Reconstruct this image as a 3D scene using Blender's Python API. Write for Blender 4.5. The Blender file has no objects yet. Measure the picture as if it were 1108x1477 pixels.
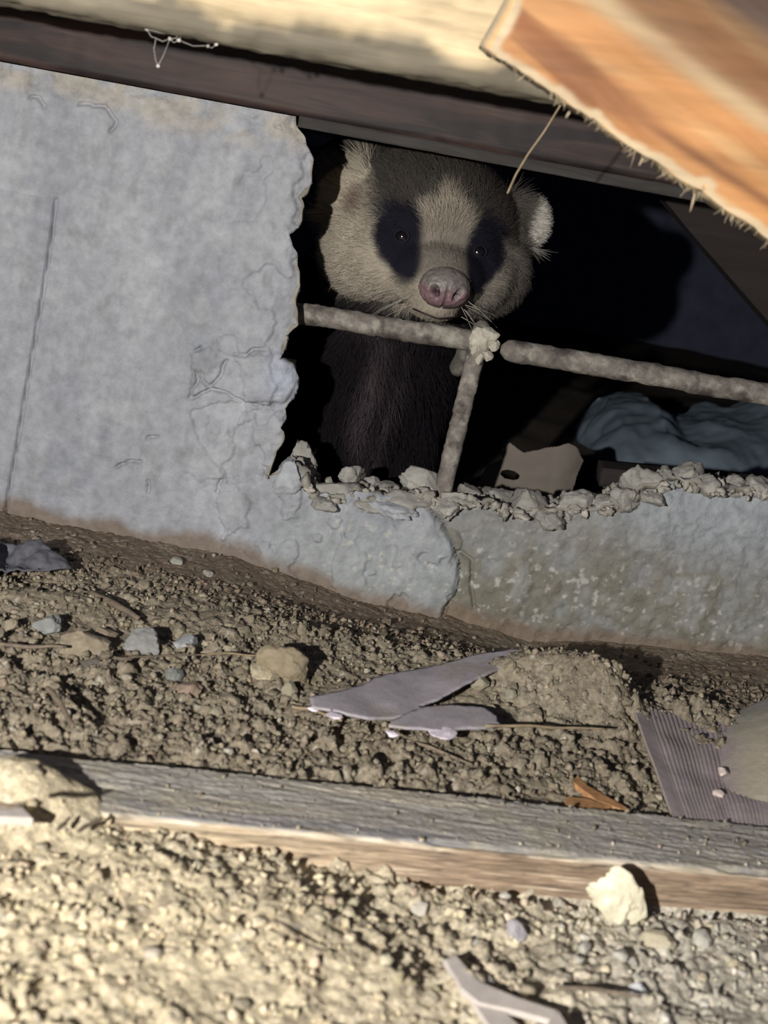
import bpy, math
import numpy as np
from mathutils import Vector
from mathutils.bvhtree import BVHTree

SC = bpy.context.scene
COL = SC.collection
# ------------------------------------------------------------------ camera
F, PW, PH = 1900.0, 1108, 1477
PIT, ROL = math.radians(15), math.radians(10.5)
CAM = np.array([0., -.773, .264])
FW = np.array([0, math.cos(PIT), -math.sin(PIT)])
U0 = np.array([0, math.sin(PIT), math.cos(PIT)])
R0 = np.array([1., 0, 0])
CR = math.cos(ROL)*R0 + math.sin(ROL)*U0
CU = -math.sin(ROL)*R0 + math.cos(ROL)*U0
cd = bpy.data.cameras.new('camera'); cam = bpy.data.objects.new('camera', cd); COL.objects.link(cam)
cd.sensor_fit = 'VERTICAL'; cd.sensor_height = 36; cd.lens = F/PH*36
cd.clip_start = .01; cd.clip_end = 50
cd.dof.use_dof = True; cd.dof.focus_distance = .80; cd.dof.aperture_fstop = 14
from mathutils import Matrix
m = Matrix(((CR[0], CU[0], -FW[0], CAM[0]), (CR[1], CU[1], -FW[1], CAM[1]), (CR[2], CU[2], -FW[2], CAM[2]), (0, 0, 0, 1)))
cam.matrix_world = m
SC.camera = cam
# ------------------------------------------------------------------ world, torch, exposure
w = bpy.data.worlds.new('world'); SC.world = w; w.use_nodes = True
w.node_tree.nodes['Background'].inputs[0].default_value = (.30, .34, .55, 1)
w.node_tree.nodes['Background'].inputs[1].default_value = .10
ld = bpy.data.lights.new('torch', 'SPOT'); lo = bpy.data.objects.new('torch', ld); COL.objects.link(lo)
ld.energy = 36.0; ld.color = (1.0, .955, .90); ld.shadow_soft_size = .006
ld.spot_size = math.radians(110); ld.spot_blend = .6
LPOS = np.array([-.20, -.96, .280]); lo.location = LPOS
lo.rotation_euler = (Vector((-.02, -.08, .10)) - Vector(LPOS)).to_track_quat('-Z', 'Y').to_euler()
SC.view_settings.view_transform = 'Standard'; SC.view_settings.look = 'None'
SC.view_settings.gamma = 1; SC.view_settings.use_curve_mapping = False
SC.view_settings.exposure = 0.0

# ------------------------------------------------------------------ numeric helpers
rng = np.random.default_rng(7)
def ray(px, py): return FW + CR*(px-PW/2)/F + CU*(PH/2-py)/F
def PY(px, py, y=0.):                      # where the line of sight through a pixel meets the upright plane at depth y
    d = ray(px, py); return CAM + d*(y-CAM[1])/d[1]
def PZ(px, py, z=0.):
    d = ray(px, py); return CAM + d*(z-CAM[2])/d[2]
def smooth(a, b, x):
    t = np.clip((x-a)/(b-a), 0, 1); return t*t*(3-2*t)
def _h(ix, iy, iz, s):
    with np.errstate(over='ignore'):
        n = (ix.astype(np.uint32)*np.uint32(374761393) + iy.astype(np.uint32)*np.uint32(668265263)
             + iz.astype(np.uint32)*np.uint32(2147483647) + np.uint32(s*974711+12345))
        n = (n ^ (n >> np.uint32(13)))*np.uint32(1274126177)
        n = (n ^ (n >> np.uint32(16)))*np.uint32(2246822519)
        n = n ^ (n >> np.uint32(15))
    return n.astype(np.float64)/4294967295.
def noise(x, y, z=0., s=0):                # value noise, -1..1
    x, y, z = np.broadcast_arrays(np.asarray(x, float), np.asarray(y, float), np.asarray(z, float))
    ix, iy, iz = np.floor(x).astype(np.int64), np.floor(y).astype(np.int64), np.floor(z).astype(np.int64)
    fx, fy, fz = x-ix, y-iy, z-iz
    fx, fy, fz = [t*t*t*(t*(t*6-15)+10) for t in (fx, fy, fz)]
    r = 0
    for a in (0, 1):
        for b in (0, 1):
            for c in (0, 1):
                wgt = (fx if a else 1-fx)*(fy if b else 1-fy)*(fz if c else 1-fz)
                r = r + wgt*_h(ix+a, iy+b, iz+c, s)
    return r*2-1
def fbm(x, y, z=0., o=4, s=0):
    r = 0; a = 1.; t = 0
    for k in range(o):
        r = r + a*noise(x*2**k, y*2**k, np.asarray(z)*2**k, s+k); t += a; a *= .5
    return r/t
def worley(x, y, s=0):
    ix, iy = np.floor(x).astype(np.int64), np.floor(y).astype(np.int64)
    best = np.full(x.shape, 9.); idv = np.zeros(x.shape)
    z0 = np.zeros_like(ix)
    for a in (-1, 0, 1):
        for b in (-1, 0, 1):
            jx = ix+a+_h(ix+a, iy+b, z0, s); jy = iy+b+_h(ix+a, iy+b, z0, s+50)
            d = np.hypot(x-jx, y-jy); rr = _h(ix+a, iy+b, z0, s+90)
            mk = d < best
            best = np.where(mk, d, best); idv = np.where(mk, rr, idv)
    return best, idv
def polydist(x, z, P, closed=False):
    P = np.asarray(P, float); n = len(P); best = np.full(x.shape, 1e9); cx = np.zeros(x.shape); cz = np.zeros(x.shape)
    for i in range(n if closed else n-1):
        a, b = P[i], P[(i+1) % n]; d = b-a; L = d@d + 1e-18
        t = np.clip(((x-a[0])*d[0]+(z-a[1])*d[1])/L, 0, 1)
        qx, qz = a[0]+t*d[0], a[1]+t*d[1]; dd = np.hypot(x-qx, z-qz)
        mk = dd < best; best = np.where(mk, dd, best); cx = np.where(mk, qx, cx); cz = np.where(mk, qz, cz)
    return best, cx, cz
def inpoly(x, z, P):
    P = np.asarray(P, float); ins = np.zeros(x.shape, bool); n = len(P); j = n-1
    for i in range(n):
        xi, zi, xj, zj = P[i, 0], P[i, 1], P[j, 0], P[j, 1]
        c = ((zi > z) != (zj > z)) & (x < (xj-xi)*(z-zi)/(zj-zi+1e-18)+xi)
        ins ^= c; j = i
    return ins
def rough_line(P, step, amp, s, scales=(60, 180)):
    P = np.asarray(P, float); out = []
    for a, b in zip(P[:-1], P[1:]):
        n = max(1, int(np.linalg.norm(b-a)/step))
        for k in range(n): out.append(a+(b-a)*k/n)
    out.append(P[-1]); out = np.array(out)
    jx = sum(noise(out[:, 0]*q, out[:, 1]*q, 3.3, s+i)/(i+1) for i, q in enumerate(scales))
    jz = sum(noise(out[:, 0]*q, out[:, 1]*q, 9.7, s+7+i)/(i+1) for i, q in enumerate(scales))
    out[:, 0] += jx*amp; out[:, 1] += jz*amp
    return out

# ------------------------------------------------------------------ scene-object helpers
GROUPS = {'rebar': 'rebars crossing the opening', 'stone': 'loose stones on the soil', 'clod': 'large clods of the soil', 'twig': 'twigs on the soil',
          'shred': 'white torn shreds', 'plastic': 'mauve plastic fragments', 'strip': 'flat grey strips in the foreground', 'wood chip': 'orange wood chips', 'straw': 'pale straws', 'board': 'boards across the top'}
def prop(o, label=None, cat=None, group=None, kind=None):
    group = group or GROUPS.get(cat)
    if label: o['label'] = label
    if cat: o['category'] = cat
    if group: o['group'] = group
    if kind: o['kind'] = kind
    return o
def wloc(o):
    v = np.array(o.location)
    while o.parent: o = o.parent; v = v+np.array(o.location)
    return v
def thing(name, loc, label, cat, group=None):
    o = bpy.data.objects.new(name, None); COL.objects.link(o); o.location = loc; o.empty_display_size = .01
    return prop(o, label, cat, group)
def mesh_obj(name, V, Fc, mat, parent=None, tint=None, shade=True, origin=None):
    V = np.asarray(V, float)
    if origin is None:
        origin = np.array([(V[:, 0].min()+V[:, 0].max())/2, (V[:, 1].min()+V[:, 1].max())/2, V[:, 2].min()])
    me = bpy.data.meshes.new(name)
    if isinstance(Fc, np.ndarray):
        n, k = Fc.shape
        me.vertices.add(len(V)); me.vertices.foreach_set('co', (V-origin).astype(np.float32).ravel())
        me.loops.add(n*k); me.loops.foreach_set('vertex_index', Fc.astype(np.int32).ravel())
        me.polygons.add(n); me.polygons.foreach_set('loop_start', np.arange(0, n*k, k, dtype=np.int32))
        me.polygons.foreach_set('loop_total', np.full(n, k, np.int32)) if False else None
        me.update(calc_edges=True); me.validate()
    else:
        me.from_pydata([tuple(v) for v in (V-origin)], [], [tuple(int(i) for i in f) for f in Fc])
    if shade:
        me.polygons.foreach_set('use_smooth', np.ones(len(me.polygons), bool))
    if tint is not None:
        tint = np.asarray(tint, float)
        if tint.ndim == 1: tint = np.tile(tint, (len(V), 1))
        a = me.color_attributes.new('tint', 'FLOAT_COLOR', 'POINT')
        a.data.foreach_set('color', np.hstack([tint[:, :3], np.ones((len(V), 1))]).astype(np.float32).ravel())
    me.materials.append(mat)
    o = bpy.data.objects.new(name, me); COL.objects.link(o)
    if parent is not None:
        o.parent = parent; o.location = origin-wloc(parent)
    else: o.location = origin
    return o
def grid_faces(nx, ny):
    i = np.arange(nx-1)[:, None]*ny+np.arange(ny-1)[None, :]
    return np.stack([i, i+ny, i+ny+1, i+1], -1).reshape(-1, 4)
def tube(P, R, n=10, caps=True):
    P = np.asarray(P, float); R = np.broadcast_to(np.asarray(R, float), (len(P),))
    T = np.gradient(P, axis=0); T /= np.linalg.norm(T, axis=1)[:, None]
    ref = np.array([0, 0, 1.]) if abs(T[0, 2]) < .9 else np.array([1., 0, 0])
    A = np.cross(T, ref); A /= np.linalg.norm(A, axis=1)[:, None]; B = np.cross(T, A)
    th = np.linspace(0, 2*np.pi, n, endpoint=False)
    V = (P[:, None]+R[:, None, None]*(A[:, None]*np.cos(th)[None, :, None]+B[:, None]*np.sin(th)[None, :, None])).reshape(-1, 3)
    Fc = [(i*n+j, i*n+(j+1) % n, (i+1)*n+(j+1) % n, (i+1)*n+j) for i in range(len(P)-1) for j in range(n)]
    if caps: Fc += [tuple(range(n))[::-1], tuple((len(P)-1)*n+j for j in range(n))]
    return V, Fc
def merge(parts):
    V = []; Fc = []; o = 0
    for v, f in parts:
        V.append(v); Fc += [tuple(i+o for i in q) for q in f]; o += len(v)
    return np.vstack(V), Fc
_ico = {}
def ico(sub):
    if sub in _ico: return _ico[sub]
    t = (1+5**.5)/2
    V = [np.array(v)/np.linalg.norm(v) for v in [(-1, t, 0), (1, t, 0), (-1, -t, 0), (1, -t, 0), (0, -1, t), (0, 1, t), (0, -1, -t), (0, 1, -t), (t, 0, -1), (t, 0, 1), (-t, 0, -1), (-t, 0, 1)]]
    Fc = [(0, 11, 5), (0, 5, 1), (0, 1, 7), (0, 7, 10), (0, 10, 11), (1, 5, 9), (5, 11, 4), (11, 10, 2), (10, 7, 6), (7, 1, 8), (3, 9, 4), (3, 4, 2), (3, 2, 6), (3, 6, 8), (3, 8, 9), (4, 9, 5), (2, 4, 11), (6, 2, 10), (8, 6, 7), (9, 8, 1)]
    for _ in range(sub):
        c = {}; G = []
        def mid(a, b):
            k = (min(a, b), max(a, b))
            if k not in c: v = V[a]+V[b]; V.append(v/np.linalg.norm(v)); c[k] = len(V)-1
            return c[k]
        for a, b, d in Fc:
            x, y, z = mid(a, b), mid(b, d), mid(d, a); G += [(a, x, z), (x, b, y), (z, y, d), (x, y, z)]
        Fc = G
    _ico[sub] = (np.array(V), Fc); return _ico[sub]
def rock(sub, size, seed, cuts=9, lump=.18, rot=None, fine=.04):
    V, Fc = ico(sub); V = V.copy(); g = np.random.default_rng(seed)
    V *= (1+lump*fbm(V[:, 0]*1.5+seed, V[:, 1]*1.5, V[:, 2]*1.5, 3, seed))[:, None]
    for k in range(cuts):
        n = g.normal(size=3); n /= np.linalg.norm(n); d = g.uniform(.55, .85)
        e = np.maximum(0, V@n-d); V -= e[:, None]*n*.92
    if sub > 1: V *= (1+fine*noise(V[:, 0]*7, V[:, 1]*7, V[:, 2]*7+seed, seed))[:, None]
    V *= np.asarray(size)
    a = g.uniform(0, 6.28) if rot is None else rot
    c, s = math.cos(a), math.sin(a)
    V = V@np.array([[c, s, 0], [-s, c, 0], [0, 0, 1.]])
    return V, Fc

# ------------------------------------------------------------------ materials
def new_mat(name):
    m = bpy.data.materials.new(name); m.use_nodes = True; nt = m.node_tree
    return m, nt, nt.nodes['Principled BSDF']
def nd(nt, t, **kw):
    n = nt.nodes.new(t)
    for k, v in kw.items(): setattr(n, k, v)
    return n
def mat(name, color=(.5, .5, .5), tint=False, rough=.9, spec=.25, mott=(.3, 120.), grain=None, bumps=((400., .3),), rand=0., dark=None, sheen=0., trans=0.):
    m, nt, b = new_mat(name); L = nt.links
    tc = nd(nt, 'ShaderNodeTexCoord')
    if tint:
        base = nd(nt, 'ShaderNodeAttribute', attribute_name='tint').outputs['Color']
    else:
        r = nd(nt, 'ShaderNodeRGB'); r.outputs[0].default_value = (*color, 1); base = r.outputs[0]
    vec = tc.outputs['Object']
    if grain:                               # grain = (rotation, scale vector)
        mp = nd(nt, 'ShaderNodeMapping'); mp.inputs['Rotation'].default_value = grain[0]; mp.inputs['Scale'].default_value = grain[1]
        L.new(vec, mp.inputs[0]); gvec = mp.outputs[0]
    else: gvec = vec
    n1 = nd(nt, 'ShaderNodeTexNoise'); n1.inputs['Scale'].default_value = mott[1] if not grain else 1.0
    n1.inputs['Detail'].default_value = 6; n1.inputs['Roughness'].default_value = .62
    if grain: n1.inputs['Distortion'].default_value = .8
    L.new(gvec, n1.inputs['Vector'])
    mr = nd(nt, 'ShaderNodeMapRange'); mr.inputs[1].default_value = .3; mr.inputs[2].default_value = .7
    mr.inputs[3].default_value = 1-mott[0]; mr.inputs[4].default_value = 1+mott[0]; L.new(n1.outputs[0], mr.inputs[0])
    mul = nd(nt, 'ShaderNodeVectorMath', operation='SCALE'); L.new(base, mul.inputs[0]); L.new(mr.outputs[0], mul.inputs['Scale'])
    out = mul.outputs[0]
    if dark:                                # dark = (colour, lo, hi): streaks or stains of a second colour
        n2 = nd(nt, 'ShaderNodeTexNoise'); n2.inputs['Scale'].default_value = .45 if grain else mott[1]*.3; n2.inputs['Detail'].default_value = 5
        if grain: n2.inputs['Distortion'].default_value = 1.5
        L.new(gvec, n2.inputs['Vector'])
        m2 = nd(nt, 'ShaderNodeMapRange'); m2.inputs[1].default_value = dark[1]; m2.inputs[2].default_value = dark[2]; L.new(n2.outputs[0], m2.inputs[0])
        mx = nd(nt, 'ShaderNodeMix', data_type='RGBA'); L.new(m2.outputs[0], mx.inputs[0]); L.new(out, mx.inputs[6]); mx.inputs[7].default_value = (*dark[0], 1)
        out = mx.outputs[2]
    if rand:
        oi = nd(nt, 'ShaderNodeObjectInfo'); m3 = nd(nt, 'ShaderNodeMapRange'); m3.inputs[3].default_value = 1-rand; m3.inputs[4].default_value = 1+rand
        L.new(oi.outputs['Random'], m3.inputs[0]); q = nd(nt, 'ShaderNodeVectorMath', operation='SCALE'); L.new(out, q.inputs[0]); L.new(m3.outputs[0], q.inputs['Scale']); out = q.outputs[0]
    L.new(out, b.inputs['Base Color'])
    b.inputs['Roughness'].default_value = rough; b.inputs['Specular IOR Level'].default_value = spec
    if trans: b.inputs['Transmission Weight'].default_value = trans
    prev = None
    for sc, st in bumps:
        nb = nd(nt, 'ShaderNodeTexNoise'); nb.inputs['Detail'].default_value = 4; nb.inputs['Roughness'].default_value = .6
        nb.inputs['Scale'].default_value = sc if not grain else sc; L.new(gvec, nb.inputs['Vector'])
        bp = nd(nt, 'ShaderNodeBump'); bp.inputs['Strength'].default_value = st; bp.inputs['Distance'].default_value = .001
        L.new(nb.outputs[0], bp.inputs['Height'])
        if prev: L.new(prev, bp.inputs['Normal'])
        prev = bp.outputs[0]
    if prev: L.new(prev, b.inputs['Normal'])
    return m

M_conc = mat('concrete', tint=True, rough=.85, spec=.3, mott=(.20, 130.), bumps=((150., .3), (900., .6)))
M_chunk = mat('broken_concrete', color=(.36, .33, .28), rough=.95, mott=(.3, 150.), bumps=((500., .5),), rand=.15)
M_soil = mat('soil', tint=True, rough=1., spec=.1, mott=(.42, 420.), bumps=((700., .8), (250., .5)))
M_clod = mat('soil_clod', tint=True, rough=1., spec=.1, mott=(.25, 400.), bumps=((700., .6),), rand=.22)
M_stone = mat('stone', tint=True, rough=.85, spec=.3, mott=(.2, 160.), bumps=((600., .35),))
M_beam = mat('dark_beam_wood', color=(.050, .030, .026), rough=.6, spec=.3, mott=(.45, 1.), grain=((0, 0, 0), (11, 60, 130)), bumps=((1.5, .3),), dark=((.016, .012, .013), .46, .60))
M_pale = mat('pale_board_wood', tint=True, rough=.8, mott=(.22, 1.), grain=((0, 0, 0), (14, 120, 150)), bumps=((1.3, .5),))
M_orange = mat('orange_board_wood', tint=True, rough=.6, spec=.35, mott=(.30, 1.), grain=((0, math.radians(-24), 0), (7, 60, 55)), bumps=((1.2, .2),), dark=((.15, .06, .025), .55, .80))
M_plank = mat('weathered_plank_wood', tint=True, rough=.9, mott=(.36, 1.), grain=((0, 0, math.radians(-10)), (26, 420, 620)), bumps=((1.2, 1.),), dark=((.13, .105, .085), .56, .72))
M_rebar = mat('rebar_steel', tint=True, rough=.8, spec=.35, mott=(.35, 260.), bumps=((700., .6),), dark=((.075, .062, .056), .52, .66))
M_fibre = mat('wood_fibre', color=(.52, .43, .30), rough=.8, bumps=())
M_straw = mat('straw', color=(.32, .25, .16), rough=.7, bumps=())
M_twig = mat('twig', color=(.20, .16, .12), rough=.9, mott=(.3, 300.), bumps=((800., .4),), rand=.2)
M_mauve = mat('mauve_plastic', tint=True, rough=.8, spec=.25, mott=(.13, 220.), bumps=((500., .25),))
M_blue = mat('grey_blue_plastic', color=(.20, .26, .32), rough=.7, mott=(.2, 14.), bumps=((25., .6),))
M_tan = mat('tan_sheet', color=(.20, .175, .15), rough=.95, mott=(.12, 40.), bumps=((90., .2),))
M_web = mat('cobweb', color=(.55, .53, .5), rough=.9, bumps=())
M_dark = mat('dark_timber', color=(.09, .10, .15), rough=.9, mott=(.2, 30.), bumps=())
M_cloth = mat('dark_cloth', color=(.13, .13, .15), rough=1., mott=(.2, 120.), bumps=((300., .3),))

# ------------------------------------------------------------------ foundation wall with the broken opening
hole_px = [(424, 181), (441, 200), (453, 232), (451, 262), (441, 281), (433, 286), (440, 300), (438, 320), (425, 334), (418, 337), (425, 355), (430, 370), (430, 390),
           (434, 412), (426, 440), (430, 470), (416, 483), (412, 500), (402, 517), (425, 526), (434, 545), (430, 565), (419, 580), (411, 592), (415, 606), (405, 620),
           (412, 635), (400, 652), (391, 676), (386, 692), (410, 668), (430, 668), (446, 688), (455, 712), (480, 716), (510, 708), (540, 716), (572, 716), (602, 708),
           (640, 728), (700, 722), (740, 738), (790, 740), (838, 732), (880, 728), (905, 712), (935, 700), (985, 694), (1015, 696), (1050, 704), (1108, 708)]
hole = np.array([PY(*q)[[0, 2]] for q in hole_px])
hole[0, 1] = .2715
hole = np.vstack([hole, [[.30, hole[-1, 1]+.004], [.45, .125]]])
hole_r = rough_line(hole, .0015, .0011, 3, (90, 260))
hole_r[0, 1] = .275
poly = np.vstack([hole_r, [[.45, -.05], [-.45, -.05], [-.45, .275]]])
SP = .00085
gx = np.concatenate([np.linspace(-.45, -.285, 20, endpoint=False), np.arange(-.285, .285, SP), np.linspace(.285, .45, 20)])
gz = np.concatenate([np.linspace(-.05, -.021, 6, endpoint=False), np.arange(-.021, .2745, SP), [.2748]])
X, Zg = np.meshgrid(gx, gz, indexing='ij'); nx, nz = X.shape
ins = inpoly(X, Zg, poly)
dh, cxh, czh = polydist(X, Zg, hole_r)
dh_s = np.where(ins, dh, -dh)
lobe = rough_line(np.array([PY(*q)[[0, 2]] for q in [(560, 690), (590, 712), (611, 726), (634, 753), (648, 779), (660, 814), (664, 840), (657, 863), (640, 880), (636, 920)]]), .002, .0008, 11)
lb = np.vstack([lobe, [[.03, -.06], [-.6, -.06], [-.6, .4], [.0, .4]]])
dl, _, _ = polydist(X, Zg, lobe); inl = inpoly(X, Zg, lb)
sl = np.where(inl, dl, -dl)                                # >0 on the raised left layer
joint = np.array([PY(*q)[[0, 2]] for q in [(82, 288), (60, 430), (42, 540), (22, 660), (2, 770)]])
joint_r = rough_line(joint, .003, .0003, 5); dj, _, _ = polydist(X, Zg, joint_r)
jx = np.interp(Zg, joint[::-1, 1], joint[::-1, 0])
crack2 = rough_line(np.array([PY(*q)[[0, 2]] for q in [(664, 800), (682, 812), (680, 850), (684, 880)]]), .002, .0004, 6); dc2, _, _ = polydist(X, Zg, crack2)
fl = [[(272, 512), (290, 500), (282, 520), (300, 560), (318, 545), (330, 512), (352, 512), (362, 505), (410, 508)], [(275, 520), (285, 545), (276, 575), (306, 562), (350, 578), (385, 585), (408, 577)],
      [(15, 150), (55, 140), (65, 155)], [(95, 160), (110, 150), (150, 150), (168, 172), (160, 190)], [(362, 165), (375, 172), (378, 178)], [(395, 178), (410, 188), (422, 192)],
      [(205, 640), (212, 630), (235, 628), (238, 638)], [(170, 675), (185, 665), (205, 668)], [(312, 712), (322, 690), (345, 690)], [(215, 710), (216, 690)], [(300, 870), (380, 850)]]
dfl = np.full(X.shape, 1.); 
for k, q in enumerate(fl):
    if k == 10: continue
    a, _, _ = polydist(X, Zg, rough_line(np.array([PY(*u)[[0, 2]] for u in q]), .0012, .0016, 20+k, (110, 420))); dfl = np.minimum(dfl, a)
n_big = fbm(X*14, Zg*14, 0, 3, 31); n_mid = fbm(X*55, Zg*45, 0, 4, 41); n_f = fbm(X*220, Zg*220, 0, 3, 51)
vert = fbm(X*90, Zg*7, 0, 3, 61)
rx = smooth(-.15, -.075, X)                               # rougher near the break
flake = smooth(-.02, .04, n_mid+.25*n_big)*smooth(-.16, -.10, X)*(X < .05)
rel = .0022*n_big + .0010*n_mid*(.35+.9*rx) + .00042*n_f*(.6+.9*rx) + .0004*vert + .0020*flake*rx
edge = np.exp(-np.maximum(dh_s, 0)/.006)
rel += edge*(.0040*n_mid+.0014*n_f - .0026)
top = smooth(.255, .270, Zg); rel += top*(.0030*fbm(X*80, Zg*120, 0, 4, 47)+.0008*n_f-.0014)
low = smooth(.0, -.0004, sl)
rel += -.0068*low + low*(.0012*n_mid+.0004*n_f) + .00025*fbm(X*700, Zg*700, 0, 2, 55)
rel += -.0035*np.exp(-(sl/.0011)**2)
rel += .0022*smooth(.012, 0, sl)*(sl > 0)*-1
rel += -.006*np.exp(-(dj/.0007)**2) + .0010*smooth(.0, -.002, X-jx)*(Zg < joint[0, 1])
rel += -.004*np.exp(-(dc2/.0010)**2) - .0045*np.exp(-(dfl/.0008)**2)*smooth(-.25, .25, noise(X*110, Zg*110, 0, 57))
fpoly = rough_line(np.array([PY(*u)[[0, 2]] for u in [(272, 508), (300, 498), (330, 512), (352, 510), (408, 508), (440, 545), (408, 580), (350, 578), (306, 562), (280, 575), (272, 508)]]), .0012, .0016, 58, (110, 420))[:-1]
dfp, _, _ = polydist(X, Zg, fpoly, True); rel += .0022*np.where(inpoly(X, Zg, fpoly), smooth(0, .0012, dfp)*np.exp(-dfp/.02), 0)
fp2 = rough_line(np.array([PY(*u)[[0, 2]] for u in [(270, 590), (330, 575), (400, 590), (412, 640), (388, 690), (330, 700), (290, 650), (270, 590)]]), .0012, .0018, 59, (110, 420))[:-1]
dfq, _, _ = polydist(X, Zg, fp2, True); rel += -.0018*np.where(inpoly(X, Zg, fp2), smooth(0, .0010, dfq), 0)
bump = (X-PY(405, 545)[0])**2+(Zg-PY(405, 545)[2])**2; rel += .006*np.exp(-bump/(.013**2))      # smooth bulge beside the break
# snap border vertices to the broken contour
cell = ins[:-1, :-1] & ins[1:, :-1] & ins[1:, 1:] & ins[:-1, 1:]
used = np.zeros(ins.shape, bool)
for a in (0, 1):
    for b in (0, 1): used[a:nx-1+a, b:nz-1+b] |= cell
full = np.zeros(ins.shape, int)
for a in (0, 1):
    for b in (0, 1): full[a:nx-1+a, b:nz-1+b] += cell
rim = used & (full < 4) & (dh < SP*2.2)
Xs = np.where(rim, cxh, X); Zs = np.where(rim, czh, Zg)
Yw = -rel
idx = -np.ones(ins.shape, int); idx[used] = np.arange(used.sum())
q = grid_faces(nx, nz).reshape(nx-1, nz-1, 4)[cell]; q = idx.ravel()[q][:, ::1]
V = np.stack([Xs[used], Yw[used], Zs[used]], -1)
# colours: blue grey render, brown splash near the soil, green-brown mottling with pale flecks low on the right
fx, fz = X, Zg
soilz = np.interp(fx, [-.45, -.233, -.146, -.085, -.027, .048, .102, .249, .45], [.018, .014, .012, .013, .001, -.002, -.008, .006, .01])
base = np.zeros(X.shape+(3,)); base[:] = (.335, .350, .385)
def blend(c, wgt): 
    global base
    base = base*(1-wgt[..., None])+np.array(c)*wgt[..., None]
blend((.40, .415, .45), smooth(.0, .5, fbm(X*30, Zg*12, 0, 4, 71))*.8)
blend((.25, .27, .31), smooth(.05, .5, fbm(X*40, Zg*14, 5, 5, 72))*.5)
blend((.24, .25, .26), smooth(.25, .5, fbm(X*120, Zg*60, 5, 4, 73))*.4)
blend((.40, .37, .32), smooth(.250, .268, Zg+.010*n_big)*smooth(-.3, .3, fbm(X*60, Zg*90, 0, 4, 48))*.8)
blend((.33, .36, .36), smooth(.07, .02, Zg)*.7*smooth(-.1, -.03, X))
blend((.225, .22, .20), low*(.75+.25*n_mid))
blend((.20, .19, .15), low*smooth(.085, .03, Zg)*smooth(-.3, .4, n_big+n_mid)*.9)
blend((.36, .40, .44), smooth(.14, .2, X+.4*Zg)*smooth(.05, .09, Zg)*.7)
flk = smooth(.35, .6, fbm(X*260, Zg*260, 2, 3, 81))*smooth(.085, .03, Zg)*(X > -.03); blend((.52, .51, .47), flk*.75)
blend((.42, .44, .46), smooth(.2, .5, n_mid)*.35)
blend((.20, .15, .11), smooth(soilz+.012, soilz+.002, Zg+.006*n_mid)*.85)
blend((.42, .46, .56), np.exp(-bump/(.012**2))*.8)
tw = base[used]
# broken faces: ring after ring into the wall thickness
eb = []
ci = np.argwhere(cell)
for (di, dj_, a, b) in ((-1, 0, (0, 0), (0, 1)), (1, 0, (1, 1), (1, 0)), (0, -1, (1, 0), (0, 0)), (0, 1, (0, 1), (1, 1))):
    ni, nj = ci[:, 0]+di, ci[:, 1]+dj_
    ok = (ni >= 0) & (nj >= 0) & (ni < nx-1) & (nj < nz-1)
    nb = np.zeros(len(ci), bool); nb[ok] = ~cell[ni[ok], nj[ok]]
    c = ci[nb]; eb.append(np.stack([idx[c[:, 0]+a[0], c[:, 1]+a[1]], idx[c[:, 0]+b[0], c[:, 1]+b[1]]], -1))
eb = np.vstack(eb); ub = np.unique(eb); mp_ = -np.ones(len(V), int); mp_[ub] = np.arange(len(ub))
gxn, gzn = np.gradient(dh_s, edge_order=1); gn = np.stack([gxn/np.gradient(gx)[:, None], gzn/np.gradient(gz)[None, :]], -1)
for _ in range(4): gn[1:-1, 1:-1] = (gn[:-2, 1:-1]+gn[2:, 1:-1]+gn[1:-1, :-2]+gn[1:-1, 2:])/4
gn /= np.linalg.norm(gn, axis=-1)[..., None]+1e-9
gnu = -gn[used][ub]                                       # points out of the concrete, into the opening
prevV = V[ub]; rings = [V]; tints = [tw]; faces = [q]; base_i = mp_; off = len(V); last = ub
depths = [.001, .003, .006, .010, .015, .021, .028, .036, .044, .052, .060, .066]
for k, d in enumerate(depths):
    b0 = V[ub]; up = np.clip(gnu[:, 1], 0, 1)
    o = .004*fbm(b0[:, 0]*90+k*.3, b0[:, 2]*90, d*140, 3, 91)*min(1, d/.006) - .0015*min(1, d/.004) + up*(-d*.12+.0035*noise(b0[:, 0]*160, d*160, 3, 95)) - (1-up)*d*.45
    nv = np.stack([b0[:, 0]+gnu[:, 0]*o, np.full(len(ub), d)+.0015*noise(b0[:, 0]*200, b0[:, 2]*200, k, 96), b0[:, 2]+gnu[:, 1]*o], -1)
    ids = np.arange(off, off+len(ub))
    a, b = (eb[:, 0], eb[:, 1]) if k == 0 else (last[mp_[eb[:, 0]]], last[mp_[eb[:, 1]]])
    a2, b2 = ids[mp_[eb[:, 0]]], ids[mp_[eb[:, 1]]]
    faces.append(np.stack([a, b, b2, a2], -1)); rings.append(nv)
    tn = np.tile([.30, .28, .24], (len(ub), 1))*(1+.3*noise(b0[:, 0]*120, b0[:, 2]*120, d*120, 97))[:, None]
    tints.append(tn); last = ids; off += len(ub)
wall = mesh_obj('wall_back', np.vstack(rings), np.vstack(faces), M_conc, tint=np.vstack(tints), origin=np.zeros(3))
prop(wall, 'grey concrete foundation wall with a broken opening', kind='structure')

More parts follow.
